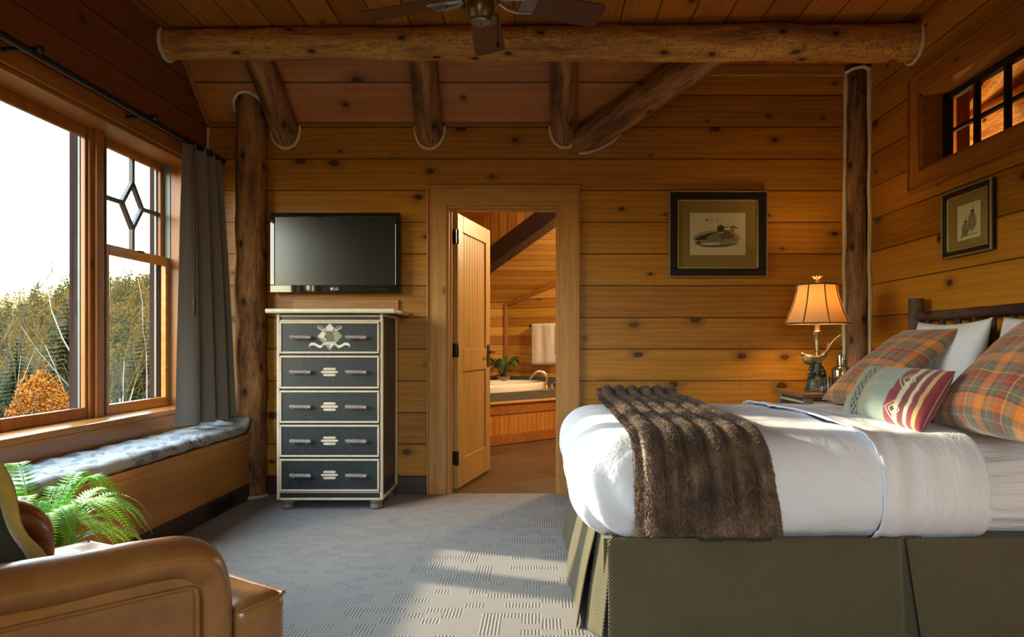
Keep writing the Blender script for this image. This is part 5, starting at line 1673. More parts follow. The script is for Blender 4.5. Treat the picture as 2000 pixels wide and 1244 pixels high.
for i in range(3400):
    y = rr.uniform(50, 134); px = rr.uniform(-330, 470); x = ray(px, y); z = gz(x, y)
    h = rr.uniform(3.0, 5.5); w = rr.uniform(0.9, 1.8); mi = rr.choice((0, 0, 0, 1, 1, 2))
    tube(b, [Vector((x, y, z)), Vector((x, y, z + h * 0.9))], [0.07, 0.02], 3, caps=False, mi=3)
    for k in range(110):
        q = rr.random(); e = w * (1.15 * (1 - q) ** 0.8 if mi == 1 else (1 - (2 * q - 0.9) ** 2 * 0.8)) * 0.62
        c = Vector((x + rr.gauss(0, e), y + rr.gauss(0, e), z + h * (0.15 + 0.85 * q)))
        s = rr.uniform(0.05, 0.15)
        tri(b, c + Vector((-s, 0, -s * 0.3)), c + Vector((s, rr.uniform(-s, s), -s * 0.2)), c + Vector((rr.uniform(-s, s) * 0.4, 0, s)), mi)
o = obj('forest', b, [M_forest, M_spruce2, M_gold, M_bark]); tag(o, 'golden autumn forest covering the far hill', 'forest', None, 'stuff')

# ------------------------------------------------------------------ pictures
def picture(name, label, M, w, h, mw, drawing, paper):
    """framed print built in local x (right), z (up), y- towards the room"""
    t = thing(name, label, 'picture')
    def fin(nm, b, m, par=None, **k):
        b.transform(M)
        return obj(nm, b, m, par or t, **k)
    W2, H2 = w / 2, h / 2
    b = BM()
    for x0, x1, z0, z1 in ((-W2, W2, H2 - mw, H2), (-W2, W2, -H2, -H2 + mw), (-W2, -W2 + mw, -H2 + mw, H2 - mw), (W2 - mw, W2, -H2 + mw, H2 - mw)): box(b, x0, x1, -0.030, -0.001, z0, z1)
    fin('frame', b, M_frame_d, bevel=0.005)
    b = BM()
    e = 0.007
    for x0, x1, z0, z1 in ((-W2 - 0.004, W2 + 0.004, H2 - e, H2 + 0.004), (-W2 - 0.004, W2 + 0.004, -H2 - 0.004, -H2 + e), (-W2 - 0.004, -W2 + e, -H2, H2), (W2 - e, W2 + 0.004, -H2, H2)): box(b, x0, x1, -0.036, -0.024, z0, z1)
    fin('outer_edge', b, M_frame_g, bevel=0.003)
    b = BM()
    q = mw
    for x0, x1, z0, z1 in ((-W2 + q, W2 - q, H2 - q - 0.010, H2 - q), (-W2 + q, W2 - q, -H2 + q, -H2 + q + 0.010), (-W2 + q, -W2 + q + 0.010, -H2 + q, H2 - q), (W2 - q - 0.010, W2 - q, -H2 + q, H2 - q)): box(b, x0, x1, -0.022, -0.010, z0, z1)
    fin('gilt_liner', b, M_gilt, bevel=0.002)
    b = BM(); box(b, -W2 + q, W2 - q, -0.010, -0.004, -H2 + q, H2 - q); fin('mat_board', b, M_mat)
    b = BM()
    x0, x1, z0, z1 = paper
    box(b, x0, x1, -0.0112, -0.0101, z0, z1)
    drawing(b)
    fin('print', b, [M_paper, INK['green'], INK['brown'], INK['tan'], INK['grey'], INK['dark'], INK['wash'], INK['white']])
    b = BM(); box(b, -W2 + q + 0.001, W2 - q - 0.001, -0.0155, -0.0140, -H2 + q + 0.001, H2 - q - 0.001); fin('glass', b, M_glass)
    return t
def shape(b, pts, mi, lay): prism(b, [(x, -0.0113 - 0.00015 * lay, z) for x, z in pts], (0, -0.00014, 0), mi)
def oval(b, cx, cz, rx, rz, mi, lay, n=28, a=0.0):
    shape(b, [(cx + rx * math.cos(t) * math.cos(a) - rz * math.sin(t) * math.sin(a), cz + rx * math.cos(t) * math.sin(a) + rz * math.sin(t) * math.cos(a)) for t in [2 * PI * k / n for k in range(n)]], mi, lay)
W_, H_ = 0.690, 0.604
def ducks(b):
    k = 1 / 5.925 / 276.5
    Q = lambda x, z: ((x - 718) * k, (643 - z) * k)
    def pg(pts, mi, lay): shape(b, [Q(*p) for p in pts], mi, lay)
    def ov(cx, cz, rx, rz, mi, lay, a=0.0): x, z = Q(cx, cz); oval(b, x, z, rx * k, rz * k, mi, lay, a=a)
    ov(705, 690, 275, 95, 6, 0); ov(700, 742, 250, 52, 4, 1); ov(820, 700, 150, 60, 6, 2)
    for i, z in enumerate((690, 705, 722, 740, 756)): pg([(790 + i * 4, z), (940 - i * 12, z - 6), (955 - i * 10, z), (800, z + 7)], 4 if i % 2 else 2, 3)
    pg([(490, 768), (560, 790), (760, 786), (900, 760), (760, 774), (560, 776)], 5, 3)
    # hen
    pg([(775, 600), (840, 590), (880, 622), (915, 640), (912, 680), (850, 700), (790, 692)], 2, 3)
    pg([(860, 575), (868, 552), (905, 548), (912, 620), (900, 645), (866, 640)], 3, 4)
    ov(892, 560, 28, 21, 3, 5); pg([(912, 550), (940, 560), (965, 566), (920, 574)], 5, 5); pg([(872, 556), (912, 556), (912, 560), (872, 561)], 5, 6)
    # drake
    pg([(450, 700), (520, 655), (640, 622), (735, 612), (785, 640), (802, 690), (792, 730), (740, 762), (640, 772), (540, 766), (486, 742)], 4, 5)
    pg([(520, 752), (640, 735), (760, 735), (740, 764), (640, 774), (545, 768)], 7, 6)
    pg([(440, 702), (470, 690), (520, 662), (640, 628), (735, 622), (650, 642), (560, 690), (500, 716)], 5, 6)
    pg([(520, 705), (580, 680), (618, 690), (560, 712)], 1, 7); pg([(530, 712), (560, 716), (616, 694), (590, 694)], 7, 7)
    pg([(640, 640), (740, 626), (770, 650), (690, 670), (600, 690)], 3, 6)
    pg([(472, 730), (506, 724), (508, 756), (480, 758)], 5, 7); pg([(430, 704), (470, 714), (500, 724), (470, 726)], 7, 7)
    pg([(718, 640), (788, 630), (803, 690), (784, 712), (752, 690)], 2, 7)
    pg([(712, 560), (790, 560), (786, 622), (716, 628)], 1, 8); ov(752, 576, 42, 42, 1, 9)
    pg([(716, 620), (788, 614), (788, 625), (717, 632)], 7, 10); pg([(788, 556), (820, 552), (850, 552), (846, 563), (796, 572)], 3, 10)
    for cx, cz, s in ((590, 480, 1.3), (640, 470, 0.9), (710, 482, 0.8), (862, 482, 0.7), (845, 520, 0.5), (632, 510, 0.7)):
        pg([(cx - 28 * s, cz - 22 * s), (cx + 2 * s, cz - 4 * s), (cx + 26 * s, cz - 16 * s), (cx + 8 * s, cz + 12 * s)], 4 if s < 1 else 5, 3)
picture('framed_print', 'large framed print of two mallards on water, hung left of the lamp', Matrix.Translation((1.2475, YB, 1.843)), W_, H_, 0.058, ducks, (-0.197, 0.197, -0.147, 0.152))
def quail(b):
    for cx, cz, s in ((-0.032, -0.035, 0.85), (0.028, 0.0, 1.1)):
        oval(b, cx, cz - 0.01, 0.036 * s, 0.046 * s, 6, 1); oval(b, cx, cz - 0.012, 0.030 * s, 0.040 * s, 4, 2); oval(b, cx - 0.004, cz - 0.022, 0.020 * s, 0.026 * s, 3, 3)
        for j in range(4): shape(b, [(cx - 0.024 * s, cz - 0.012 - j * 0.008), (cx + 0.022 * s, cz - 0.008 - j * 0.008), (cx + 0.022 * s, cz - 0.010 - j * 0.008), (cx - 0.024 * s, cz - 0.0145 - j * 0.008)], 2, 4)
        oval(b, cx + 0.006, cz + 0.036 * s, 0.013 * s, 0.015 * s, 5, 4); shape(b, [(cx + 0.0, cz + 0.035 * s), (cx + 0.014, cz + 0.033 * s), (cx + 0.012, cz + 0.028 * s), (cx, cz + 0.029 * s)], 7, 5)
        shape(b, [(cx + 0.006, cz + 0.050 * s), (cx + 0.012, cz + 0.066 * s), (cx + 0.004, cz + 0.066 * s)], 5, 5); shape(b, [(cx - 0.03 * s, cz - 0.04 * s), (cx - 0.045 * s, cz - 0.066 * s), (cx - 0.02 * s, cz - 0.05 * s)], 2, 3)
    shape(b, [(-0.08, -0.082), (0.08, -0.078), (0.07, -0.070), (-0.07, -0.074)], 6, 1)
# right wall: local x runs towards the viewpoint side (-Y), local y- points into the room (-X)
Mr = Matrix(((0, 1, 0, XR), (-1, 0, 0, 3.660), (0, 0, 1, 1.727), (0, 0, 0, 1)))
picture('framed_print', 'small dark framed print of two quail over the headboard', Mr, 0.425, 0.362, 0.030, quail, (-0.098, 0.098, -0.098, 0.092))
# ------------------------------------------------------------------ bed
YN, YFR, XF, XH, ZB, ZT = 2.425, 4.030, 0.125, 2.17, 0.362, 0.706
RB = (0.17, 0.145, 0.15)
def crown(p):
    a = max(0.0, 1 - ((p.y - 3.22) / 0.80) ** 2)
    c = min(1.0, max(0.0, (p.x - XF) / 0.35))
    return 0.022 * a * c
def bedshape(off, wr=0.006, seed=0.0, extra=None):
    def fn(p, n):
        q = p + n * off
        k = max(0.0, (p.z - 0.45) / 0.25)
        q.z += crown(p) * min(1, k)
        w = wr * fbm(p.x * 3.2 + seed, p.y * 3.2, p.z * 3.2, 3) + wr * 0.35 * fbm(p.x * 11 + seed, p.y * 9, p.z * 11, 2)
        q += n * w
        if extra: q = extra(p, q, n)
        return q
    return fn
bed = thing('bed', 'queen bed with log headboard and olive pleated skirt', 'bed', (1.15, 3.22, 0))
def folds(p, q, n):
    if p.x > 1.55 and n.y < -0.5: q += n * 0.0045 * math.sin(p.z * 120 + 3 * noise.noise(Vector((p.x * 4, 0, p.z * 6))))
    return q
b = BM(); rounded_block(b, (XF + 0.012, YN + 0.012, ZB), (XH, YFR - 0.012, ZT - 0.012), RB, (80, 50, 24), bedshape(0, 0.003, 2.0, folds)); obj('mattress', b, M_linen3, bed, smooth=True, angle=180)
b = BM(); box(b, XF + 0.10, XH, YN + 0.06, YFR - 0.06, 0.14, ZB - 0.004); obj('box_spring', b, M_skirt, bed)

# duvet over the foot and middle
def puck(p, q, n):
    # tuck creases running down the near foot corner
    c = math.exp(-((p.x - 0.30) ** 2 + (p.y - YN) ** 2) / 0.03)
    q += n * 0.012 * c * math.sin((p.x - p.y) * 46 + p.z * 20) * min(1, max(0, (0.66 - p.z) / 0.2))
    q += n * 0.010 * math.exp(-((p.z - 0.52) / 0.10) ** 2)      # sides belly out
    if p.z < 0.42: q -= n * 0.004 * ((0.42 - p.z) / 0.06) ** 2
    return q
def shell(x1, ext, off, wr, seed, nx, thick, name, m, extra, label, x0=None):
    b = BM(); rounded_block(b, (XF, YN, ZB - 0.006), (ext, YFR, ZT), RB, (nx, 64, 30), bedshape(off, wr, seed, extra))
    kill = [f for f in b.faces if f.calc_center_median().x > x1(f.calc_center_median()) or (x0 and f.calc_center_median().x < x0(f.calc_center_median())) or (f.calc_center_median().z < ZB + 0.01 and abs(f.normal.z) > 0.9)]
    bmesh.ops.delete(b, geom=kill, context='FACES')
    o = obj(name, b, m, smooth=True, angle=180)
    s = o.modifiers.new('cloth', 'SOLIDIFY'); s.thickness = thick; s.offset = -1
    s2 = o.modifiers.new('soft', 'SUBSURF'); s2.levels = 1; s2.render_levels = 1
    return tag(o, label, 'bedding', None, 'thing')
XD, XS = 1.215, 1.585
def duvx(p, q, n):
    q = puck(p, q, n)
    e = max(0.0, (p.x - (XD - 0.10)) / 0.10)
    return q
shell(lambda c: XD + 0.03 * noise.noise(Vector((c.z * 5, c.y * 3, 1))), 1.70, 0.012, 0.007, 1.0, 150, 0.010, 'duvet', M_linen, duvx, 'smooth white duvet over the foot of the bed')
def flip_(p, q, n):
    e = math.exp(-max(0.0, p.x - (XD - 0.01)) / 0.05)
    q += n * (0.016 * e)
    q += n * 0.006 * math.sin(p.x * 55 + 4 * noise.noise(Vector((p.y * 2, p.z * 3, 5)))) * math.exp(-max(0, p.x - XD) / 0.12) * (1 if p.z < 0.75 else 0.5)
    q += n * 0.008 * math.exp(-((p.z - 0.52) / 0.10) ** 2)
    return q
shell(lambda c: XS + 0.02 * noise.noise(Vector((c.z * 4, c.y * 2, 9))), 2.05, 0.015, 0.006, 4.0, 170, 0.008, 'folded_sheet', M_linen2, flip_, 'white top sheet folded back in a band below the pillows', x0=lambda c: XD - 0.012 + 0.035 * noise.noise(Vector((c.z * 5, c.y * 3, 1))) - max(0.0, (c.z - 0.55)) * 0.10)

# skirt
def panel(pa, pb, z0, z1, n, wave, seed, flare, name='skirt_panel', skew=0.0):
    pa, pb = Vector(pa), Vector(pb)
    d = (pb - pa); L = d.length; d.normalize(); nn = Vector((d.y, -d.x, 0))
    def fn(u, v):
        k = 1 - v
        w = wave * k * (math.sin(u * L * 9 + seed) * 0.5 + noise.noise(Vector((u * L * 4 + seed, v * 1.2, 3))) + 0.4 * noise.noise(Vector((u * L * 11 + seed, v * 2, 7))))
        return pa + d * (L * u + skew * k * (1 - u)) + nn * (flare * k + w) + V(0, 0, z0 + (z1 - z0) * v)
    b = BM(); grid(b, n, 14, fn, uv=lambda u, v: (u * L, v * (z1 - z0)))
    o = obj(name, b, M_skirt, bed, smooth=True, angle=180)
    s = o.modifiers.new('cloth', 'SOLIDIFY'); s.thickness = 0.004; s.offset = -1
    return o
ZSK = 0.372
panel((0.235, YN + 0.010, 0), (1.285, YN + 0.010, 0), 0.004, ZSK, 60, 0.015, 1.0, 0.028)
panel((1.300, YN + 0.010, 0), (2.20, YN + 0.010, 0), 0.004, ZSK, 50, 0.013, 4.0, 0.028, skew=0.045)
panel((1.22, YN + 0.040, 0), (1.37, YN + 0.040, 0), 0.004, ZSK, 8, 0.003, 2.0, 0.018, 'pleat_insert')
panel((XF + 0.075, YFR - 0.02, 0), (XF + 0.075, YN + 0.13, 0), 0.004, ZSK, 60, 0.020, 6.0, 0.075)
panel((XF + 0.085, YN + 0.16, 0), (0.255, YN + 0.035, 0), 0.004, ZSK, 14, 0.018, 9.0, 0.050, 'pleat_insert')
panel((2.20, YFR - 0.01, 0), (XF + 0.08, YFR - 0.01, 0), 0.004, ZSK, 40, 0.008, 3.0, 0.02)

# headboard
PX = 2.225
def tw(name, p, q, r, seed, n=24, wob=0.10, par=bed, m=M_twig, seg=16):
    b = BM(); tube(b, lerp_pts(p, q, n), [r * (1 + 0.05 * noise.noise(Vector((i * 0.3, seed, 0)))) for i in range(n)], seg, wob=wob, seed=seed); return obj(name, b, m, par, smooth=True)
HY0, HY1 = 2.40, 4.055
for y, s in ((HY0, 1), (HY1, 2)): tw('headboard_post', (PX, y, 0.001), (PX, y, 1.335), 0.044, s * 3.1, 50)
tw('headboard_rail', (PX, HY0 + 0.03, 1.228), (PX, HY1 - 0.03, 1.228), 0.027, 7.7, 60)
tw('headboard_rail', (PX, HY0 + 0.03, 0.52), (PX, HY1 - 0.03, 0.52), 0.028, 8.9, 60)
for i in range(11):
    y = HY1 - 0.125 - i * 0.141
    tw('spindle', (PX, y, 0.54), (PX, y, 1.20), 0.0165, 20 + i, 20, 0.12, seg=10)

# ------------------------------------------------------------------ pillows
def pillow(name, label, c, ey, w, h, T, m, cat='pillow', sag=0.15, pw=0.42, nrm_uv=False, seed=0.0, n=40, ear=0.06, wr=0.006, pinch=0.0, ex=Vector((0, -1, 0)), group=None, edge=None):
    """ex runs along the bed width towards the viewer, ey up the pillow; the face looks along ex x ey"""
    ex = Vector(ex).normalized(); ey = Vector(ey); ey = (ey - ex * ey.dot(ex)).normalized(); ez = ex.cross(ey)
    c = Vector(c)
    def side(sg):
        def fn(u, v):
            s, q = 2 * u - 1, 2 * v - 1
            x = s * w / 2 * (1 - ear * (1 - q * q)) ; y = q * h / 2 * (1 - ear * (1 - s * s))
            t = T * (max(0, 1 - s * s) * max(0, 1 - q * q)) ** pw * (1 - sag * q)
            t += wr * fbm(s * 2.6 + seed, q * 2.6, sg, 3) * min(1, 3 * (1 - s * s) * (1 - q * q))
            if pinch: t -= pinch * math.exp(-((s - 0.1) ** 2) / 0.02) * max(0, q)
            return c + ex * x + ey * y + ez * (sg * t)
        return fn
    uvf = (lambda u, v: (u, v)) if nrm_uv else (lambda u, v: (u * w, v * h))
    b = BM(); grid(b, n, n, side(1), uv=uvf); grid(b, n, n, side(-1), uv=uvf, flip=True)
    bmesh.ops.remove_doubles(b, verts=b.verts[:], dist=1e-4)
    bmesh.ops.recalc_face_normals(b, faces=b.faces[:])
    o = tag(obj(name, b, m, smooth=True, angle=120), label, cat, group, 'thing')
    if edge:
        b = BM()
        ring = [(-1 + 2 * i / 30, -1) for i in range(30)] + [(1, -1 + 2 * i / 30) for i in range(30)] + [(1 - 2 * i / 30, 1) for i in range(30)] + [(-1, 1 - 2 * i / 30) for i in range(30)]
        tube(b, [c + ex * (s * w / 2 * (1 - ear * (1 - q * q))) + ey * (q * h / 2 * (1 - ear * (1 - s * s))) for s, q in ring], edge[0], 8, closed=True, caps=False)
        obj('piping', b, edge[1], o, smooth=True)
    return o
pillow('white_pillow', 'white pillow standing against the headboard behind the far plaid pillow', (2.06, 3.505, 0.95), V(0.20, 0, 1), 0.63, 0.49, 0.080, M_linen, seed=1.0, wr=0.010, ear=0.10)
pillow('white_pillow', 'white pillow behind the near plaid pillow at the photo edge', (2.06, 2.80, 0.95), V(0.20, 0, 1), 0.63, 0.49, 0.080, M_linen, seed=7.0, wr=0.010, ear=0.10)
pillow('plaid_pillow', 'rust and green plaid pillow on the lamp side of the bed', (1.845, 3.635, 0.945), V(0.50, 0, 0.42), 0.57, 0.62, 0.080, M_plaid, seed=3.0, wr=0.008, ear=0.05, sag=0.2)
pillow('plaid_pillow', 'rust and green plaid pillow nearest the viewer', (1.80, 2.50, 0.965), V(0.46, 0, 0.46), 0.56, 0.62, 0.120, M_plaid, seed=5.0, wr=0.010, ear=0.05, sag=0.2)
pillow('lumbar_pillow', 'pale green striped wool lumbar pillow in front of the plaid pillows', (1.505, 2.93, 0.845), V(0.115, 0, 0.20), 0.68, 0.27, 0.075, M_lumbar, sag=0.1, nrm_uv=True, seed=9.0, ear=0.03, wr=0.006)

# ------------------------------------------------------------------ fur throw
thr = thing('fur_throw', 'brown channelled faux fur throw draped across the foot of the bed', 'throw', (0.6, 2.42, 0.4))
def top_z(y): return ZT + 0.014 + 0.022 * max(0.0, 1 - ((y - 3.22) / 0.80) ** 2)
PTH = []
YC, ZC2, RR = YN + 0.145, ZT - 0.150, 0.150
for i in range(60):
    y = 3.97 - (3.97 - YC) * i / 59
    PTH.append((Vector((0, y, top_z(y) + 0.004 + 0.055 * math.exp(-((3.97 - y) / 0.10) ** 2) + 0.016 * max(0, (y - 3.0)))), Vector((0, 0, 1))))
zt0 = top_z(YC)
for i in range(1, 24):
    a = PI / 2 * i / 24
    PTH.append((Vector((0, YC - math.sin(a) * (RR + 0.022), ZC2 + (zt0 + 0.004 - ZC2) * math.cos(a))), Vector((0, -math.sin(a), math.cos(a)))))
for i in range(30):
    z = ZC2 - (ZC2 - 0.398) * i / 29
    PTH.append((Vector((0, YC - RR - 0.022 - 0.012 * math.sin(PI * i / 29), z)), Vector((0, -1, 0))))
NP = len(PTH)
def pth(v):
    t = v * (NP - 1); k = min(int(t), NP - 2); f = t - k
    return PTH[k][0].lerp(PTH[k + 1][0], f), PTH[k][1].lerp(PTH[k + 1][1], f).normalized()
def tx(u, v, xa=0.338, xb=0.775):
    return xa + 0.014 * v + (xb - xa + 0.055 * v ** 1.5) * u
NCH = 6
def hgt_(u, v):
    e = min(u, 1 - u) / 0.045; edge = math.sqrt(max(0.0, 1 - (1 - min(1, e)) ** 2))
    ch = abs(math.sin(PI * NCH * u)) ** 0.45
    ev = min(v, 1 - v) / 0.02; ee = math.sqrt(max(0.0, 1 - (1 - min(1, ev)) ** 2))
    return (0.006 + 0.034 * ch) * edge * (0.3 + 0.7 * ee)
def tsurf(u, v):
    p, n = pth(v)
    return Vector((tx(u, v), p.y, p.z)) + n * (hgt_(u, v) + 0.006 * noise.noise(Vector((u * 5, v * 7, 1)))), n
b = BM()
grid(b, 110, 130, lambda u, v: tsurf(u, v)[0]); grid(b, 40, 130, lambda u, v: (lambda p, n: Vector((tx(u, v), p.y, p.z)) - n * 0.002)(*pth(v)), flip=True)
obj('fur_top', b, M_fur, thr, smooth=True, angle=180)
b = BM()
def lower(u, v):
    vv = v
    p, n = pth(vv)
    x = tx(0, vv) - 0.022 + 0.10 * u
    return Vector((x, p.y, p.z)) + n * (0.016 * math.sin(PI * min(1, u * 1.0)) ** 0.5 + 0.001)
grid(b, 10, 130, lower); obj('folded_layer', b, M_fur, thr, smooth=True, angle=180)
b = BM()
def back(u, v):
    z = 0.43 - 0.055 * v + 0.006 * noise.noise(Vector((u * 9, 0, 2)))
    return Vector((0.555 + 0.25 * u, YC - RR - 0.020 - 0.006 * math.sin(u * 9), z))
grid(b, 20, 4, back); o = obj('backing', b, M_furback, thr, smooth=True); s = o.modifiers.new('t', 'SOLIDIFY'); s.thickness = 0.005
rr = random.Random(3)
verts, faces = [], []
def blade_at(base, n, flow, L, w):
    lay = (flow * 0.75 + n * 0.65 + Vector((rr.uniform(-1, 1), rr.uniform(-1, 1), rr.uniform(-1, 1))) * 0.38).normalized()
    sd = lay.cross(Vector((rr.uniform(-1, 1), rr.uniform(-1, 1), rr.uniform(-1, 1)))).normalized() * w
    k = len(verts)
    tip = base + lay * L + flow * L * 0.25 - Vector((0, 0, L * 0.12))
    mid_ = base + lay * L * 0.55
    verts.extend((base - sd, base + sd, mid_ + sd * 0.7, mid_ - sd * 0.7, tip))
    faces.append((k, k + 1, k + 2, k + 3)); faces.append((k + 3, k + 2, k + 4))
for i in range(64000):
    u, v = rr.random(), rr.random() ** 0.8
    p, n = tsurf(u, v)
    p2 = tsurf(u, min(1, v + 0.01))[0]
    fl = (p2 - tsurf(u, max(0, v - 0.01))[0]).normalized()
    if u < 0.03: n = (n + Vector((-0.8, 0, 0))).normalized()
    if u > 0.97: n = (n + Vector((0.8, 0, 0))).normalized()
    blade_at(p, n, fl, rr.uniform(0.006, 0.0125), 0.0009)
for i in range(5000):
    u, v = rr.random() * 0.35, rr.random()
    p = lower(u, v); n = (pth(v)[1] + Vector((-1.0, 0, 0))).normalized()
    blade_at(p, n, (pth(min(1, v + .01))[0] - pth(max(0, v - .01))[0]).normalized(), rr.uniform(0.009, 0.015), 0.0009)
Mi = MW[thr.name].inverted()
me = bpy.data.meshes.new('fur_pile'); me.from_pydata([Mi @ v for v in verts], [], faces); me.materials.append(M_fur)
o = bpy.data.objects.new('fur_pile', me); COL.objects.link(o); o.parent = thr; o['kind'] = 'stuff'

# ------------------------------------------------------------------ nightstand and what stands on it
ns = thing('nightstand', 'dark green nightstand with brown plank top beside the bed', 'nightstand', (1.92, 4.38, 0))
NX0, NX1, NY0, NY1, NZ = 1.605, 2.125, 4.145, 4.63, 0.765
b = BM(); box(b, 1.575, 2.13, 4.115, 4.66, NZ - 0.026, NZ); obj('top', b, M_nstop, ns, bevel=0.005)
b = BM(); box(b, NX0 + 0.008, NX1 - 0.008, NY0 + 0.008, NY1 - 0.008, 0.10, NZ - 0.027); obj('carcass', b, M_nsgreen, ns)
for x in (NX0, NX1 - 0.045):
    for y in (NY0, NY1 - 0.045):
        b = BM(); box(b, x, x + 0.045, y, y + 0.045, 0.0, NZ - 0.027); obj('leg', b, plain('grey green post', (0.15, 0.14, 0.105), 0.5, var=0.3), ns, bevel=0.004)
b = BM()
for z0, z1 in ((0.70, 0.715), (0.52, 0.535), (0.30, 0.315), (0.10, 0.115)):
    box(b, NX0 - 0.001, NX0 + 0.010, NY0 + 0.045, NY1 - 0.045, z0, z1); box(b, NX0 + 0.045, NX1 - 0.045, NY0 - 0.001, NY0 + 0.010, z0, z1)
obj('edging', b, M_cream, ns, bevel=0.002)
for z0, z1 in ((0.545, 0.69), (0.325, 0.51), (0.125, 0.29)):
    b = BM(); box(b, NX0 - 0.004, NX0 + 0.009, NY0 + 0.052, NY1 - 0.052, z0, z1); d = obj('drawer', b, M_nsgreen, ns, bevel=0.002)
    b = BM(); ellipsoid(b, (NX0 - 0.022, (NY0 + NY1) / 2, (z0 + z1) / 2 + 0.03), (0.018, 0.020, 0.020)); tube(b, [(NX0 - 0.018, (NY0 + NY1) / 2, (z0 + z1) / 2 + 0.03), (NX0 - 0.003, (NY0 + NY1) / 2, (z0 + z1) / 2 + 0.03)], 0.010, 8); obj('knob', b, M_twig, d, smooth=True)

lx, ly = 1.775, 4.405
lamp = thing('table_lamp', 'lit bronze pheasant lamp with ribbed tan bell shade', 'lamp', (lx, ly, NZ))
b = BM(); lathe(b, [(0, 0.001), (0.072, 0.001), (0.074, 0.012), (0.068, 0.018), (0.068, 0.030), (0.062, 0.034), (0.060, 0.058), (0.064, 0.062), (0.062, 0.072), (0.055, 0.082), (0.042, 0.092), (0, 0.096)], (lx, ly, NZ), 32); obj('base', b, M_birddark, lamp, smooth=True)
b = BM()
rr = random.Random(8)
for i in range(16):
    a = rr.uniform(0, 2 * PI); z = rr.uniform(0.085, 0.17); r = 0.040 * (1 - (z - 0.085) / 0.16) + 0.006
    ellipsoid(b, (lx + r * math.cos(a), ly + r * 0.8 * math.sin(a), NZ + z), (rr.uniform(0.014, 0.024), rr.uniform(0.012, 0.02), rr.uniform(0.014, 0.03)), Matrix.Rotation(rr.uniform(0, 3), 3, 'Y'), 10, 7)
tube(b, lerp_pts((lx, ly, NZ + 0.08), (lx + 0.008, ly, NZ + 0.19), 6), [0.04, 0.032, 0.028, 0.024, 0.022, 0.02], 12, wob=0.4)
for q in range(9): ellipsoid(b, (lx - 0.045 + 0.011 * q, ly - 0.035 + 0.006 * (q % 3), NZ + 0.102 + 0.012 * (q % 2)), (0.016, 0.010, 0.006), Matrix.Rotation(0.5 * q, 3, 'Y'), 10, 6)
obj('rockwork', b, M_birddark, lamp, smooth=True)
b = BM()
bz_ = NZ + 0.205
spine = smooth_path([(lx - 0.108, ly, bz_ + 0.022), (lx - 0.095, ly, bz_ + 0.028), (lx - 0.080, ly, bz_ + 0.020), (lx - 0.062, ly, bz_ + 0.002), (lx - 0.035, ly, bz_ - 0.006), (lx, ly, bz_ + 0.0), (lx + 0.032, ly, bz_ + 0.018), (lx + 0.052, ly, bz_ + 0.040)], 30)
rad = [0.002, 0.005, 0.009, 0.0135, 0.0145, 0.0135, 0.0125, 0.013, 0.0155, 0.019, 0.024, 0.0285, 0.032, 0.0345, 0.036, 0.0365, 0.036, 0.0355, 0.034, 0.0325, 0.030, 0.0275, 0.025, 0.022, 0.019, 0.0165, 0.0145, 0.0125, 0.011, 0.010]
tube(b, spine, rad, 18, sy=0.85, wob=0.03)
obj('pheasant_body', b, M_bird, lamp, smooth=True)
b = BM()
for s in (-1, 1):
    for q in range(5):
        tube(b, smooth_path([(lx - 0.035 + 0.006 * q, ly + s * 0.028, bz_ + 0.010 - 0.008 * q), (lx + 0.0 + 0.006 * q, ly + s * 0.0335, bz_ + 0.012 - 0.006 * q), (lx + 0.045, ly + s * 0.018, bz_ + 0.030 - 0.004 * q)], 10), [0.004, 0.006, 0.007, 0.007, 0.007, 0.006, 0.005, 0.004, 0.003, 0.002], 8)
obj('wing', b, M_bird, lamp, smooth=True)
b = BM()
for q, (dx, dz) in enumerate(((0.170, 0.165), (0.160, 0.150), (0.145, 0.128), (0.10, 0.085), (0.085, 0.10))):
    s = 0.004 * (q - 2)
    tube(b, smooth_path([(lx + 0.035, ly + s, bz_ + 0.018 - 0.004 * q), (lx + 0.062, ly + s, bz_ + 0.048 - 0.006 * q), (lx + 0.035 + dx * 0.45, ly + s, bz_ + 0.02 + dz * 0.62), (lx + dx * 0.99, ly + s, bz_ + dz)], 22), [0.011 - 0.00046 * i for i in range(22)], 8, sy=0.5)
obj('tail', b, M_bird, lamp, smooth=True)
b = BM(); tube(b, [(lx - 0.012, ly - 0.01, NZ + 0.165), (lx - 0.028, ly - 0.01, bz_ - 0.02)], 0.004, 6); tube(b, [(lx + 0.004, ly + 0.01, NZ + 0.165), (lx - 0.012, ly + 0.01, bz_ - 0.02)], 0.004, 6); obj('leg', b, M_bird, lamp, smooth=True)
b = BM(); sx_ = lx + 0.003
lathe(b, [(0.0, 0.215), (0.012, 0.215), (0.013, 0.24), (0.016, 0.32), (0.019, 0.365), (0.023, 0.372), (0.023, 0.382), (0.017, 0.386), (0.0155, 0.388), (0.0155, 0.45), (0, 0.45)], (sx_, ly + 0.0, NZ), 20)
for a_, z in ((0, 0.36), (2, 0.33), (3.2, 0.355), (3.6, 0.25)): tube(b, [(sx_ + 0.014 * math.cos(a_), ly + 0.014 * math.sin(a_), NZ + z), (sx_ + 0.028 * math.cos(a_), ly + 0.028 * math.sin(a_), NZ + z + 0.012)], [0.006, 0.004], 8)
tube(b, lerp_pts((sx_, ly, NZ + 0.45), (sx_, ly, NZ + 0.705), 4), 0.003, 8)
obj('stem', b, M_brass, lamp, smooth=True)
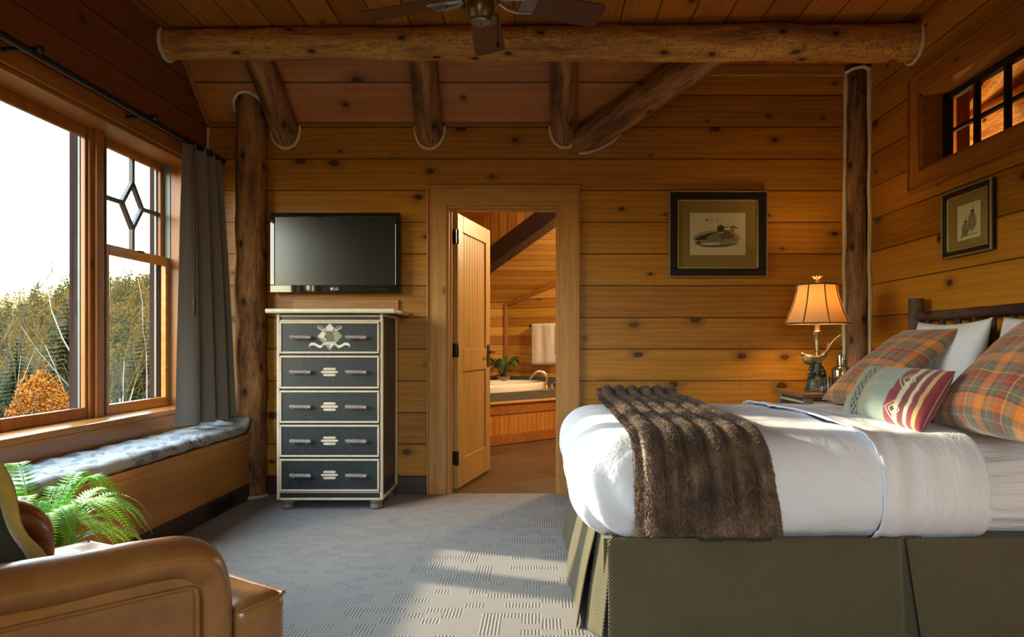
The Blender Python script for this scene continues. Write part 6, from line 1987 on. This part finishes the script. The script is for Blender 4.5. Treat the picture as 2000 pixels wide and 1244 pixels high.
# shade: bell curve, six ribs
ZS0, ZS1 = 1.197, 1.447
def rsh(t): return 0.200 + (0.122 - 0.200) * (1 - (1 - t) ** 1.55)
b = BM(); grid(b, 72, 16, lambda u, v: Vector((lx + rsh(v) * math.cos(2 * PI * u), ly + rsh(v) * math.sin(2 * PI * u), ZS0 + (ZS1 - ZS0) * v))); bmesh.ops.remove_doubles(b, verts=b.verts[:], dist=1e-5)
sh = obj('lamp_shade', b, M_shade, lamp, smooth=True, angle=180)
b = BM()
for k in range(8):
    a = math.radians(-90 + 45 * k)
    tube(b, [(lx + (rsh(t / 12) + 0.0012) * math.cos(a), ly + (rsh(t / 12) + 0.0012) * math.sin(a), ZS0 + (ZS1 - ZS0) * t / 12) for t in range(13)], 0.0042, 8)
for t, w in ((0.0, 0.005), (1.0, 0.006)):
    tube(b, [(lx + (rsh(t) + 0.001) * math.cos(a), ly + (rsh(t) + 0.001) * math.sin(a), ZS0 + (ZS1 - ZS0) * t) for a in [2 * PI * k / 72 for k in range(72)]], w, 8, closed=True, caps=False)
obj('shade_braid', b, M_rib, sh, smooth=True)
b = BM(); ellipsoid(b, (sx_, ly + 0.0, ZS0 + 0.135), (0.024, 0.024, 0.032)); obj('bulb', b, M_bulb, lamp, smooth=True)
b = BM(); lathe(b, [(0, 0), (0.012, 0.0), (0.014, 0.008), (0.008, 0.014), (0.010, 0.022), (0.018, 0.034), (0.022, 0.042), (0.016, 0.040), (0, 0.030)], (sx_, ly, ZS1 + 0.012), 20)
for k in range(9):
    a = 2 * PI * k / 9; tube(b, smooth_path([(sx_ + 0.014 * math.cos(a), ly + 0.014 * math.sin(a), ZS1 + 0.042), (sx_ + 0.024 * math.cos(a), ly + 0.024 * math.sin(a), ZS1 + 0.052), (sx_ + 0.032 * math.cos(a), ly + 0.032 * math.sin(a), ZS1 + 0.058)], 6), [0.006, 0.006, 0.006, 0.006, 0.006, 0.004], 6)
tube(b, [(sx_, ly, ZS1 - 0.01), (sx_, ly, ZS1 + 0.013)], 0.005, 8)
for k in range(3):
    a = 2 * PI * k / 3 + 0.5; tube(b, [(sx_, ly, ZS1 - 0.004), (lx + 0.120 * math.cos(a), ly + 0.120 * math.sin(a), ZS1 - 0.004)], 0.0018, 6)
obj('finial', b, M_brass, lamp, smooth=True)

def glassware(name, label, prof, c, cat, extra=None):
    b = BM(); lathe(b, prof, c, 32)
    return tag(obj(name, b, M_ware, smooth=True, angle=50), label, cat, None, 'thing')
def cup(r, h, t=0.003): return [(0, 0.001), (r * 0.96, 0.001), (r, 0.006), (r, h), (r - t, h), (r - t, 0.010), (0, 0.010)]
car = glassware('glass_carafe', 'round shouldered clear glass carafe next to the lamp', [(0, 0.001), (0.060, 0.001), (0.064, 0.008), (0.064, 0.135), (0.060, 0.148), (0.048, 0.156), (0.030, 0.160), (0.028, 0.168), (0.028, 0.200), (0.025, 0.200), (0.025, 0.166), (0.045, 0.152), (0.060, 0.134), (0.060, 0.010), (0, 0.010)], (1.905, 4.33, NZ), 'carafe')
b = BM(); lathe(b, [(r, 0.236 - z) for r, z in cup(0.034, 0.076)], (1.905, 4.33, NZ), 28)
tag(obj('drinking_glass', b, M_ware, smooth=True, angle=50), 'small clear tumbler turned over the neck of the carafe', 'glass', None, 'thing')
glassware('drinking_glass', 'clear tumbler standing in front of the pheasant lamp base', cup(0.040, 0.098), (1.757, 4.235, NZ), 'glass')
glassware('drinking_glass', 'clear tumbler standing between lamp base and carafe', cup(0.036, 0.088), (1.832, 4.262, NZ), 'glass')
# ------------------------------------------------------------------ leather armchair, pillow, fern
CA = math.radians(60.8)
ch = thing('armchair', 'tan leather armchair with rolled arms turned towards the window corner', 'armchair', (-1.236, 1.555, 0), CA)
CM = MW[ch.name]
def lo(name, b, m, **k): return obj(name, b, m, ch, local=True, **k)
def soft(amp, sc, seed): return lambda p, n: p + n * amp * fbm(p.x * sc + seed, p.y * sc, p.z * sc, 3)
b = BM(); box(b, -0.46, 0.36, -0.42, 0.42, 0.10, 0.30); lo('base_frame', b, M_leather, bevel=0.02, segs=3)
for sg, nm in ((-1, 'armrest'), (1, 'armrest')):
    b = BM()
    # inner slab of the arm
    y0, y1 = (sg * 0.437, sg * 0.335) if sg < 0 else (0.335, 0.437)
    rounded_block(b, (-0.47, min(y0, y1), 0.10), (0.225, max(y0, y1), 0.625), (0.03, 0.03, 0.03), (24, 8, 16), soft(0.003, 5, sg))
    a = lo(nm, b, M_leather, smooth=True, angle=60)
    # padded roll: along the top, over the front shoulder and down the front
    b = BM()
    yc = sg * 0.392
    path = smooth_path([(-0.56, yc, 0.660), (-0.30, yc, 0.636), (-0.05, yc, 0.612), (0.10, yc, 0.600), (0.188, yc, 0.582), (0.236, yc, 0.530), (0.246, yc, 0.42), (0.244, yc, 0.24), (0.244, yc, 0.10)], 70)
    tube(b, path, [0.050 + 0.003 * noise.noise(Vector((i * 0.15, sg, 2))) + 0.005 * math.exp(-((i - 36) / 6.0) ** 2) for i in range(70)], 28, sx=0.92, sy=1.28, up=(0, 0, 1), wob=0.03, seed=sg)
    r_ = obj('arm_roll', b, M_leather, a, smooth=True, angle=70, local=True)
    b = BM(); 
    yo = sg * 0.440
    tube(b, smooth_path([(-0.50, yo, 0.598), (-0.05, yo, 0.555), (0.13, yo, 0.537), (0.178, yo, 0.530), (0.188, yo, 0.515), (0.190, yo, 0.46), (0.190, yo, 0.11)], 40), 0.005, 8)
    obj('piping', b, M_leather, a, smooth=True, local=True)
def tcush(p, n):
    k = 1 - (p.y / 0.41) ** 2
    q = p + n * 0.004 * fbm(p.x * 6, p.y * 6, p.z * 6, 3)
    if p.z > 0.40: q.z += 0.028 * max(0, k) * (1 - min(1, abs(p.x - 0.05) / 0.45) ** 2)
    return q
b = BM(); rounded_block(b, (-0.40, -0.325, 0.302), (0.42, 0.325, 0.455), (0.05, 0.05, 0.05), (40, 30, 10), tcush)
rounded_block(b, (0.285, -0.455, 0.302), (0.425, 0.455, 0.455), (0.035, 0.035, 0.035), (14, 60, 12), tcush)
sc_ = lo('seat_cushion', b, M_leather, smooth=True, angle=70)
b = BM()
for z in (0.444, 0.312): tube(b, smooth_path([(0.285, -0.451, z), (0.38, -0.453, z), (0.415, -0.442, z), (0.424, -0.39, z), (0.426, 0.0, z + (0.01 if z > 0.4 else 0)), (0.424, 0.39, z), (0.415, 0.442, z), (0.38, 0.453, z), (0.285, 0.451, z)], 60), 0.0055, 8)
obj('piping', b, M_leather, sc_, smooth=True, local=True)
b = BM(); box(b, 0.30, 0.395, -0.445, 0.445, 0.10, 0.30); lo('front_apron', b, M_leather, bevel=0.015, segs=3)
b = BM(); rounded_block(b, (-0.64, -0.44, 0.10), (-0.44, 0.44, 0.90), (0.07, 0.07, 0.07), (12, 30, 24), soft(0.004, 5, 4)); lo('backrest', b, M_leather, smooth=True, angle=70)
for x in (-0.50, 0.30):
    for y in (-0.38, 0.38):
        b = BM(); lathe(b, [(0, 0.0), (0.018, 0.0), (0.028, 0.10), (0, 0.10)], (x, y, 0), 14); lo('leg', b, M_base, smooth=True)

ex = CM.to_3x3() @ Vector((0.35, -0.94, 0)); ey = CM.to_3x3() @ Vector((-0.46, 0.0, 0.9))
tp = pillow('throw_pillow', 'dark green velvet pillow with gold edge leaning in the armchair', CM @ Vector((-0.092, 0.060, 0.640)), ey, 0.45, 0.45, 0.060, M_velvet, ex=ex, seed=11.0, ear=0.06)
# flange round the pillow
b = BM()
exn = ex.normalized(); eyn = (ey - exn * ey.dot(exn)).normalized(); ezn = exn.cross(eyn)
c0 = CM @ Vector((-0.092, 0.060, 0.640))
ring = [(-1 + 2 * i / 24, -1) for i in range(24)] + [(1, -1 + 2 * i / 24) for i in range(24)] + [(1 - 2 * i / 24, 1) for i in range(24)] + [(-1, 1 - 2 * i / 24) for i in range(24)]
def fl(s, q, k):
    x, y = s * 0.225 * (1 - 0.06 * (1 - q * q)), q * 0.225 * (1 - 0.06 * (1 - s * s))
    w = 0.008 * math.sin((math.atan2(q, s)) * 9) * (k - 0.9) / 0.25
    return c0 + exn * x * k + eyn * y * k + ezn * w
rows = [[b.verts.new(fl(s, q, k)) for s, q in ring] for k in (0.94, 1.07, 1.18)]
for a_, c_ in zip(rows, rows[1:]):
    for i in range(96): b.faces.new((a_[i], a_[(i + 1) % 96], c_[(i + 1) % 96], c_[i])).smooth = True
o = obj('flange', b, M_flange, tp, smooth=True, angle=180); s = o.modifiers.new('t', 'SOLIDIFY'); s.thickness = 0.006

# fern on a stool like pot stand
FX, FY, FZ = -1.80, 2.44, 0.43
fern = thing('potted_fern', 'bright green fern in a clay pot between armchair and window bench', 'plant', (FX, FY, 0))
b = BM(); lathe(b, [(0, 0.001), (0.105, 0.001), (0.115, 0.02), (0.140, 0.24), (0.155, 0.25), (0.155, 0.29), (0.140, 0.29), (0.135, 0.25), (0, 0.24)], (FX, FY, 0), 28); obj('pot', b, M_pot, fern, smooth=True, angle=40)
b = BM(); lathe(b, [(0, 0.255), (0.134, 0.253)], (FX, FY, 0), 20); obj('soil', b, M_soil, fern)
rr = random.Random(14)
for i in range(64):
    a = i * 2.39996 + rr.uniform(-0.2, 0.2); L = rr.uniform(0.24, 0.36); up = 0.40 + 0.85 * (1 - i / 64.0) + rr.uniform(-0.1, 0.1)
    d = Vector((math.cos(a), math.sin(a), 0)); sd = Vector((-d.y, d.x, 0))
    if FX + d.x * L < -2.02 and up < 0.62: L *= 0.55
    p0 = Vector((FX, FY, 0.275)) + d * 0.03
    ps = smooth_path([p0, p0 + d * L * 0.22 + V(0, 0, L * 0.50 * up), p0 + d * L * 0.55 + V(0, 0, L * 0.78 * up), p0 + d * L * 0.85 + V(0, 0, L * (0.72 * up - 0.06)), p0 + d * L * 1.05 + V(0, 0, L * (0.50 * up - 0.16))], 40)
    b = BM()
    tube(b, ps[::3], [0.0022 * (1 - k / 15.0) + 0.0006 for k in range(len(ps[::3]))], 5, caps=False)
    n = 38
    for k in range(3, n):
        t = k / n
        w = 0.030 * math.sin(PI * min(1, t * 0.93 + 0.10)) ** 0.75 * L / 0.25
        p = ps[min(39, int(t * 39))]; tg = (ps[min(39, int(t * 39) + 1)] - ps[max(0, int(t * 39) - 1)]).normalized()
        nn = sd.cross(tg)
        for s in (-1, 1):
            o_ = sd * s; hw = 0.0050
            droop = nn * (0.10 * w) * rr.uniform(0.3, 1.6)
            pts = [p - tg * hw * 0.7, p + o_ * w * 0.35 - tg * hw, p + o_ * w * 0.75 - tg * hw * 0.5 - droop * 0.4 + tg * 0.004, p + o_ * w - droop + tg * 0.008, p + o_ * w * 0.7 + tg * hw * 1.1 - droop * 0.4, p + o_ * w * 0.3 + tg * hw]
            f = b.faces.new([b.verts.new(q) for q in pts]); f.material_index = 1 if t > 0.55 and i % 3 else 0
    obj('frond', b, [M_leafdeep, M_leafpale], fern)
# ------------------------------------------------------------------ light and camera
w = bpy.data.worlds.new('sky'); SC.world = w; w.use_nodes = True
nt = w.node_tree; nt.nodes.clear()
out = nt.nodes.new('ShaderNodeOutputWorld')
tc = nt.nodes.new('ShaderNodeTexCoord')
z = nd(nt, 'SeparateXYZ', {0: tc.outputs['Generated']}).outputs[2]
col = ramp(nt, mth(nt, 'MULTIPLY_ADD', z, 0.5, 0.5), [(0.47, (0.20, 0.15, 0.06)), (0.513, (0.42, 0.32, 0.070)), (0.530, (0.85, 0.74, 0.26)), (0.548, (1.0, 0.96, 0.82)), (0.61, (0.82, 0.92, 1.0)), (1.0, (0.50, 0.72, 1.0))])
bg = nd(nt, 'Background', {0: col, 1: SKY})
nt.links.new(bg.outputs[0], out.inputs[0])

def area(name, loc, rot, sx, sy, energy, color, portal=False):
    l = bpy.data.lights.new(name, 'AREA'); l.shape = 'RECTANGLE'; l.size, l.size_y = sx, sy; l.energy = energy; l.color = color
    if portal: l.cycles.is_portal = True
    o = bpy.data.objects.new(name, l); o.location = loc; o.rotation_euler = rot; COL.objects.link(o); return o
area('portal_left', (-2.62, 3.1, 1.47), (0, -PI / 2, 0), 1.65, 3.1, 1, (1, 1, 1), True)
area('portal_rear', (0.0, YF - 0.11, 1.5), (PI / 2, 0, 0), 1.6, 1.5, 1, (1, 1, 1), True)
s = bpy.data.lights.new('sun', 'SUN'); s.energy = SUN; s.angle = math.radians(1.3); s.color = (1.0, 0.82, 0.56)
so = bpy.data.objects.new('sun', s); COL.objects.link(so)
e_ = math.radians(18.5); hd = Vector((1, -0.36, 0)).normalized()
so.rotation_euler = (hd * math.cos(e_) + V(0, 0, -math.sin(e_))).to_track_quat('-Z', 'Y').to_euler()
def point(name, loc, e, col, r=0.05):
    l = bpy.data.lights.new(name, 'POINT'); l.energy = e; l.color = col; l.shadow_soft_size = r
    o = bpy.data.objects.new(name, l); o.location = loc; COL.objects.link(o); return o
point('lamp_bulb', (sx_, ly, ZS0 + 0.135), LAMP, (1.0, 0.60, 0.26), 0.035)
point('bath_downlight', (1.1, 6.7, 2.35), BATH, (1.0, 0.80, 0.46), 0.10)
point('bath_door_light', (-0.1, 5.9, 2.6), BATH * 0.14, (1.0, 0.80, 0.50), 0.10)
point('bedside_fill_light', (1.80, 1.75, 1.38), ROOM * 0.2, (1.0, 0.68, 0.36), 0.10)  # added warm fill beside the bed, out of frame, no lamp body
point('rear_fill_light', (-0.9, -1.1, 1.75), ROOM * 1.3, (1.0, 0.80, 0.56), 0.35)  # added soft fill behind the viewpoint to lift the ceiling, no lamp body
point('hall_lamp', (2.78, 5.55, 1.95), HALL * 0.5, (1.0, 0.66, 0.28), 0.12)

cam = bpy.data.cameras.new('camera'); co_ = bpy.data.objects.new('camera', cam); COL.objects.link(co_)
co_.location = (0, 0, H); co_.rotation_euler = (PI / 2, 0, 0)
cam.sensor_width = 36.0; cam.lens = 24.0; cam.sensor_fit = 'HORIZONTAL'
cam.shift_x = -(CX - 1000) / 2000; cam.shift_y = (CY - 622) / 2000
cam.clip_start = 0.05; cam.clip_end = 600
SC.camera = co_
vs_ = SC.view_settings
SC.display_settings.display_device = 'sRGB'
vs_.view_transform = 'Standard'; vs_.look = 'None'; vs_.exposure = EXPO; vs_.gamma = 1.0; vs_.use_curve_mapping = False
cy = SC.cycles
cy.use_denoising = True
try: cy.denoiser = 'OPENIMAGEDENOISE'; cy.denoising_input_passes = 'RGB_ALBEDO_NORMAL'
except Exception: pass
cy.max_bounces = 10; cy.diffuse_bounces = 5; cy.glossy_bounces = 4; cy.transparent_max_bounces = 16; cy.sample_clamp_indirect = 8.0
cy.caustics_reflective = False; cy.caustics_refractive = False
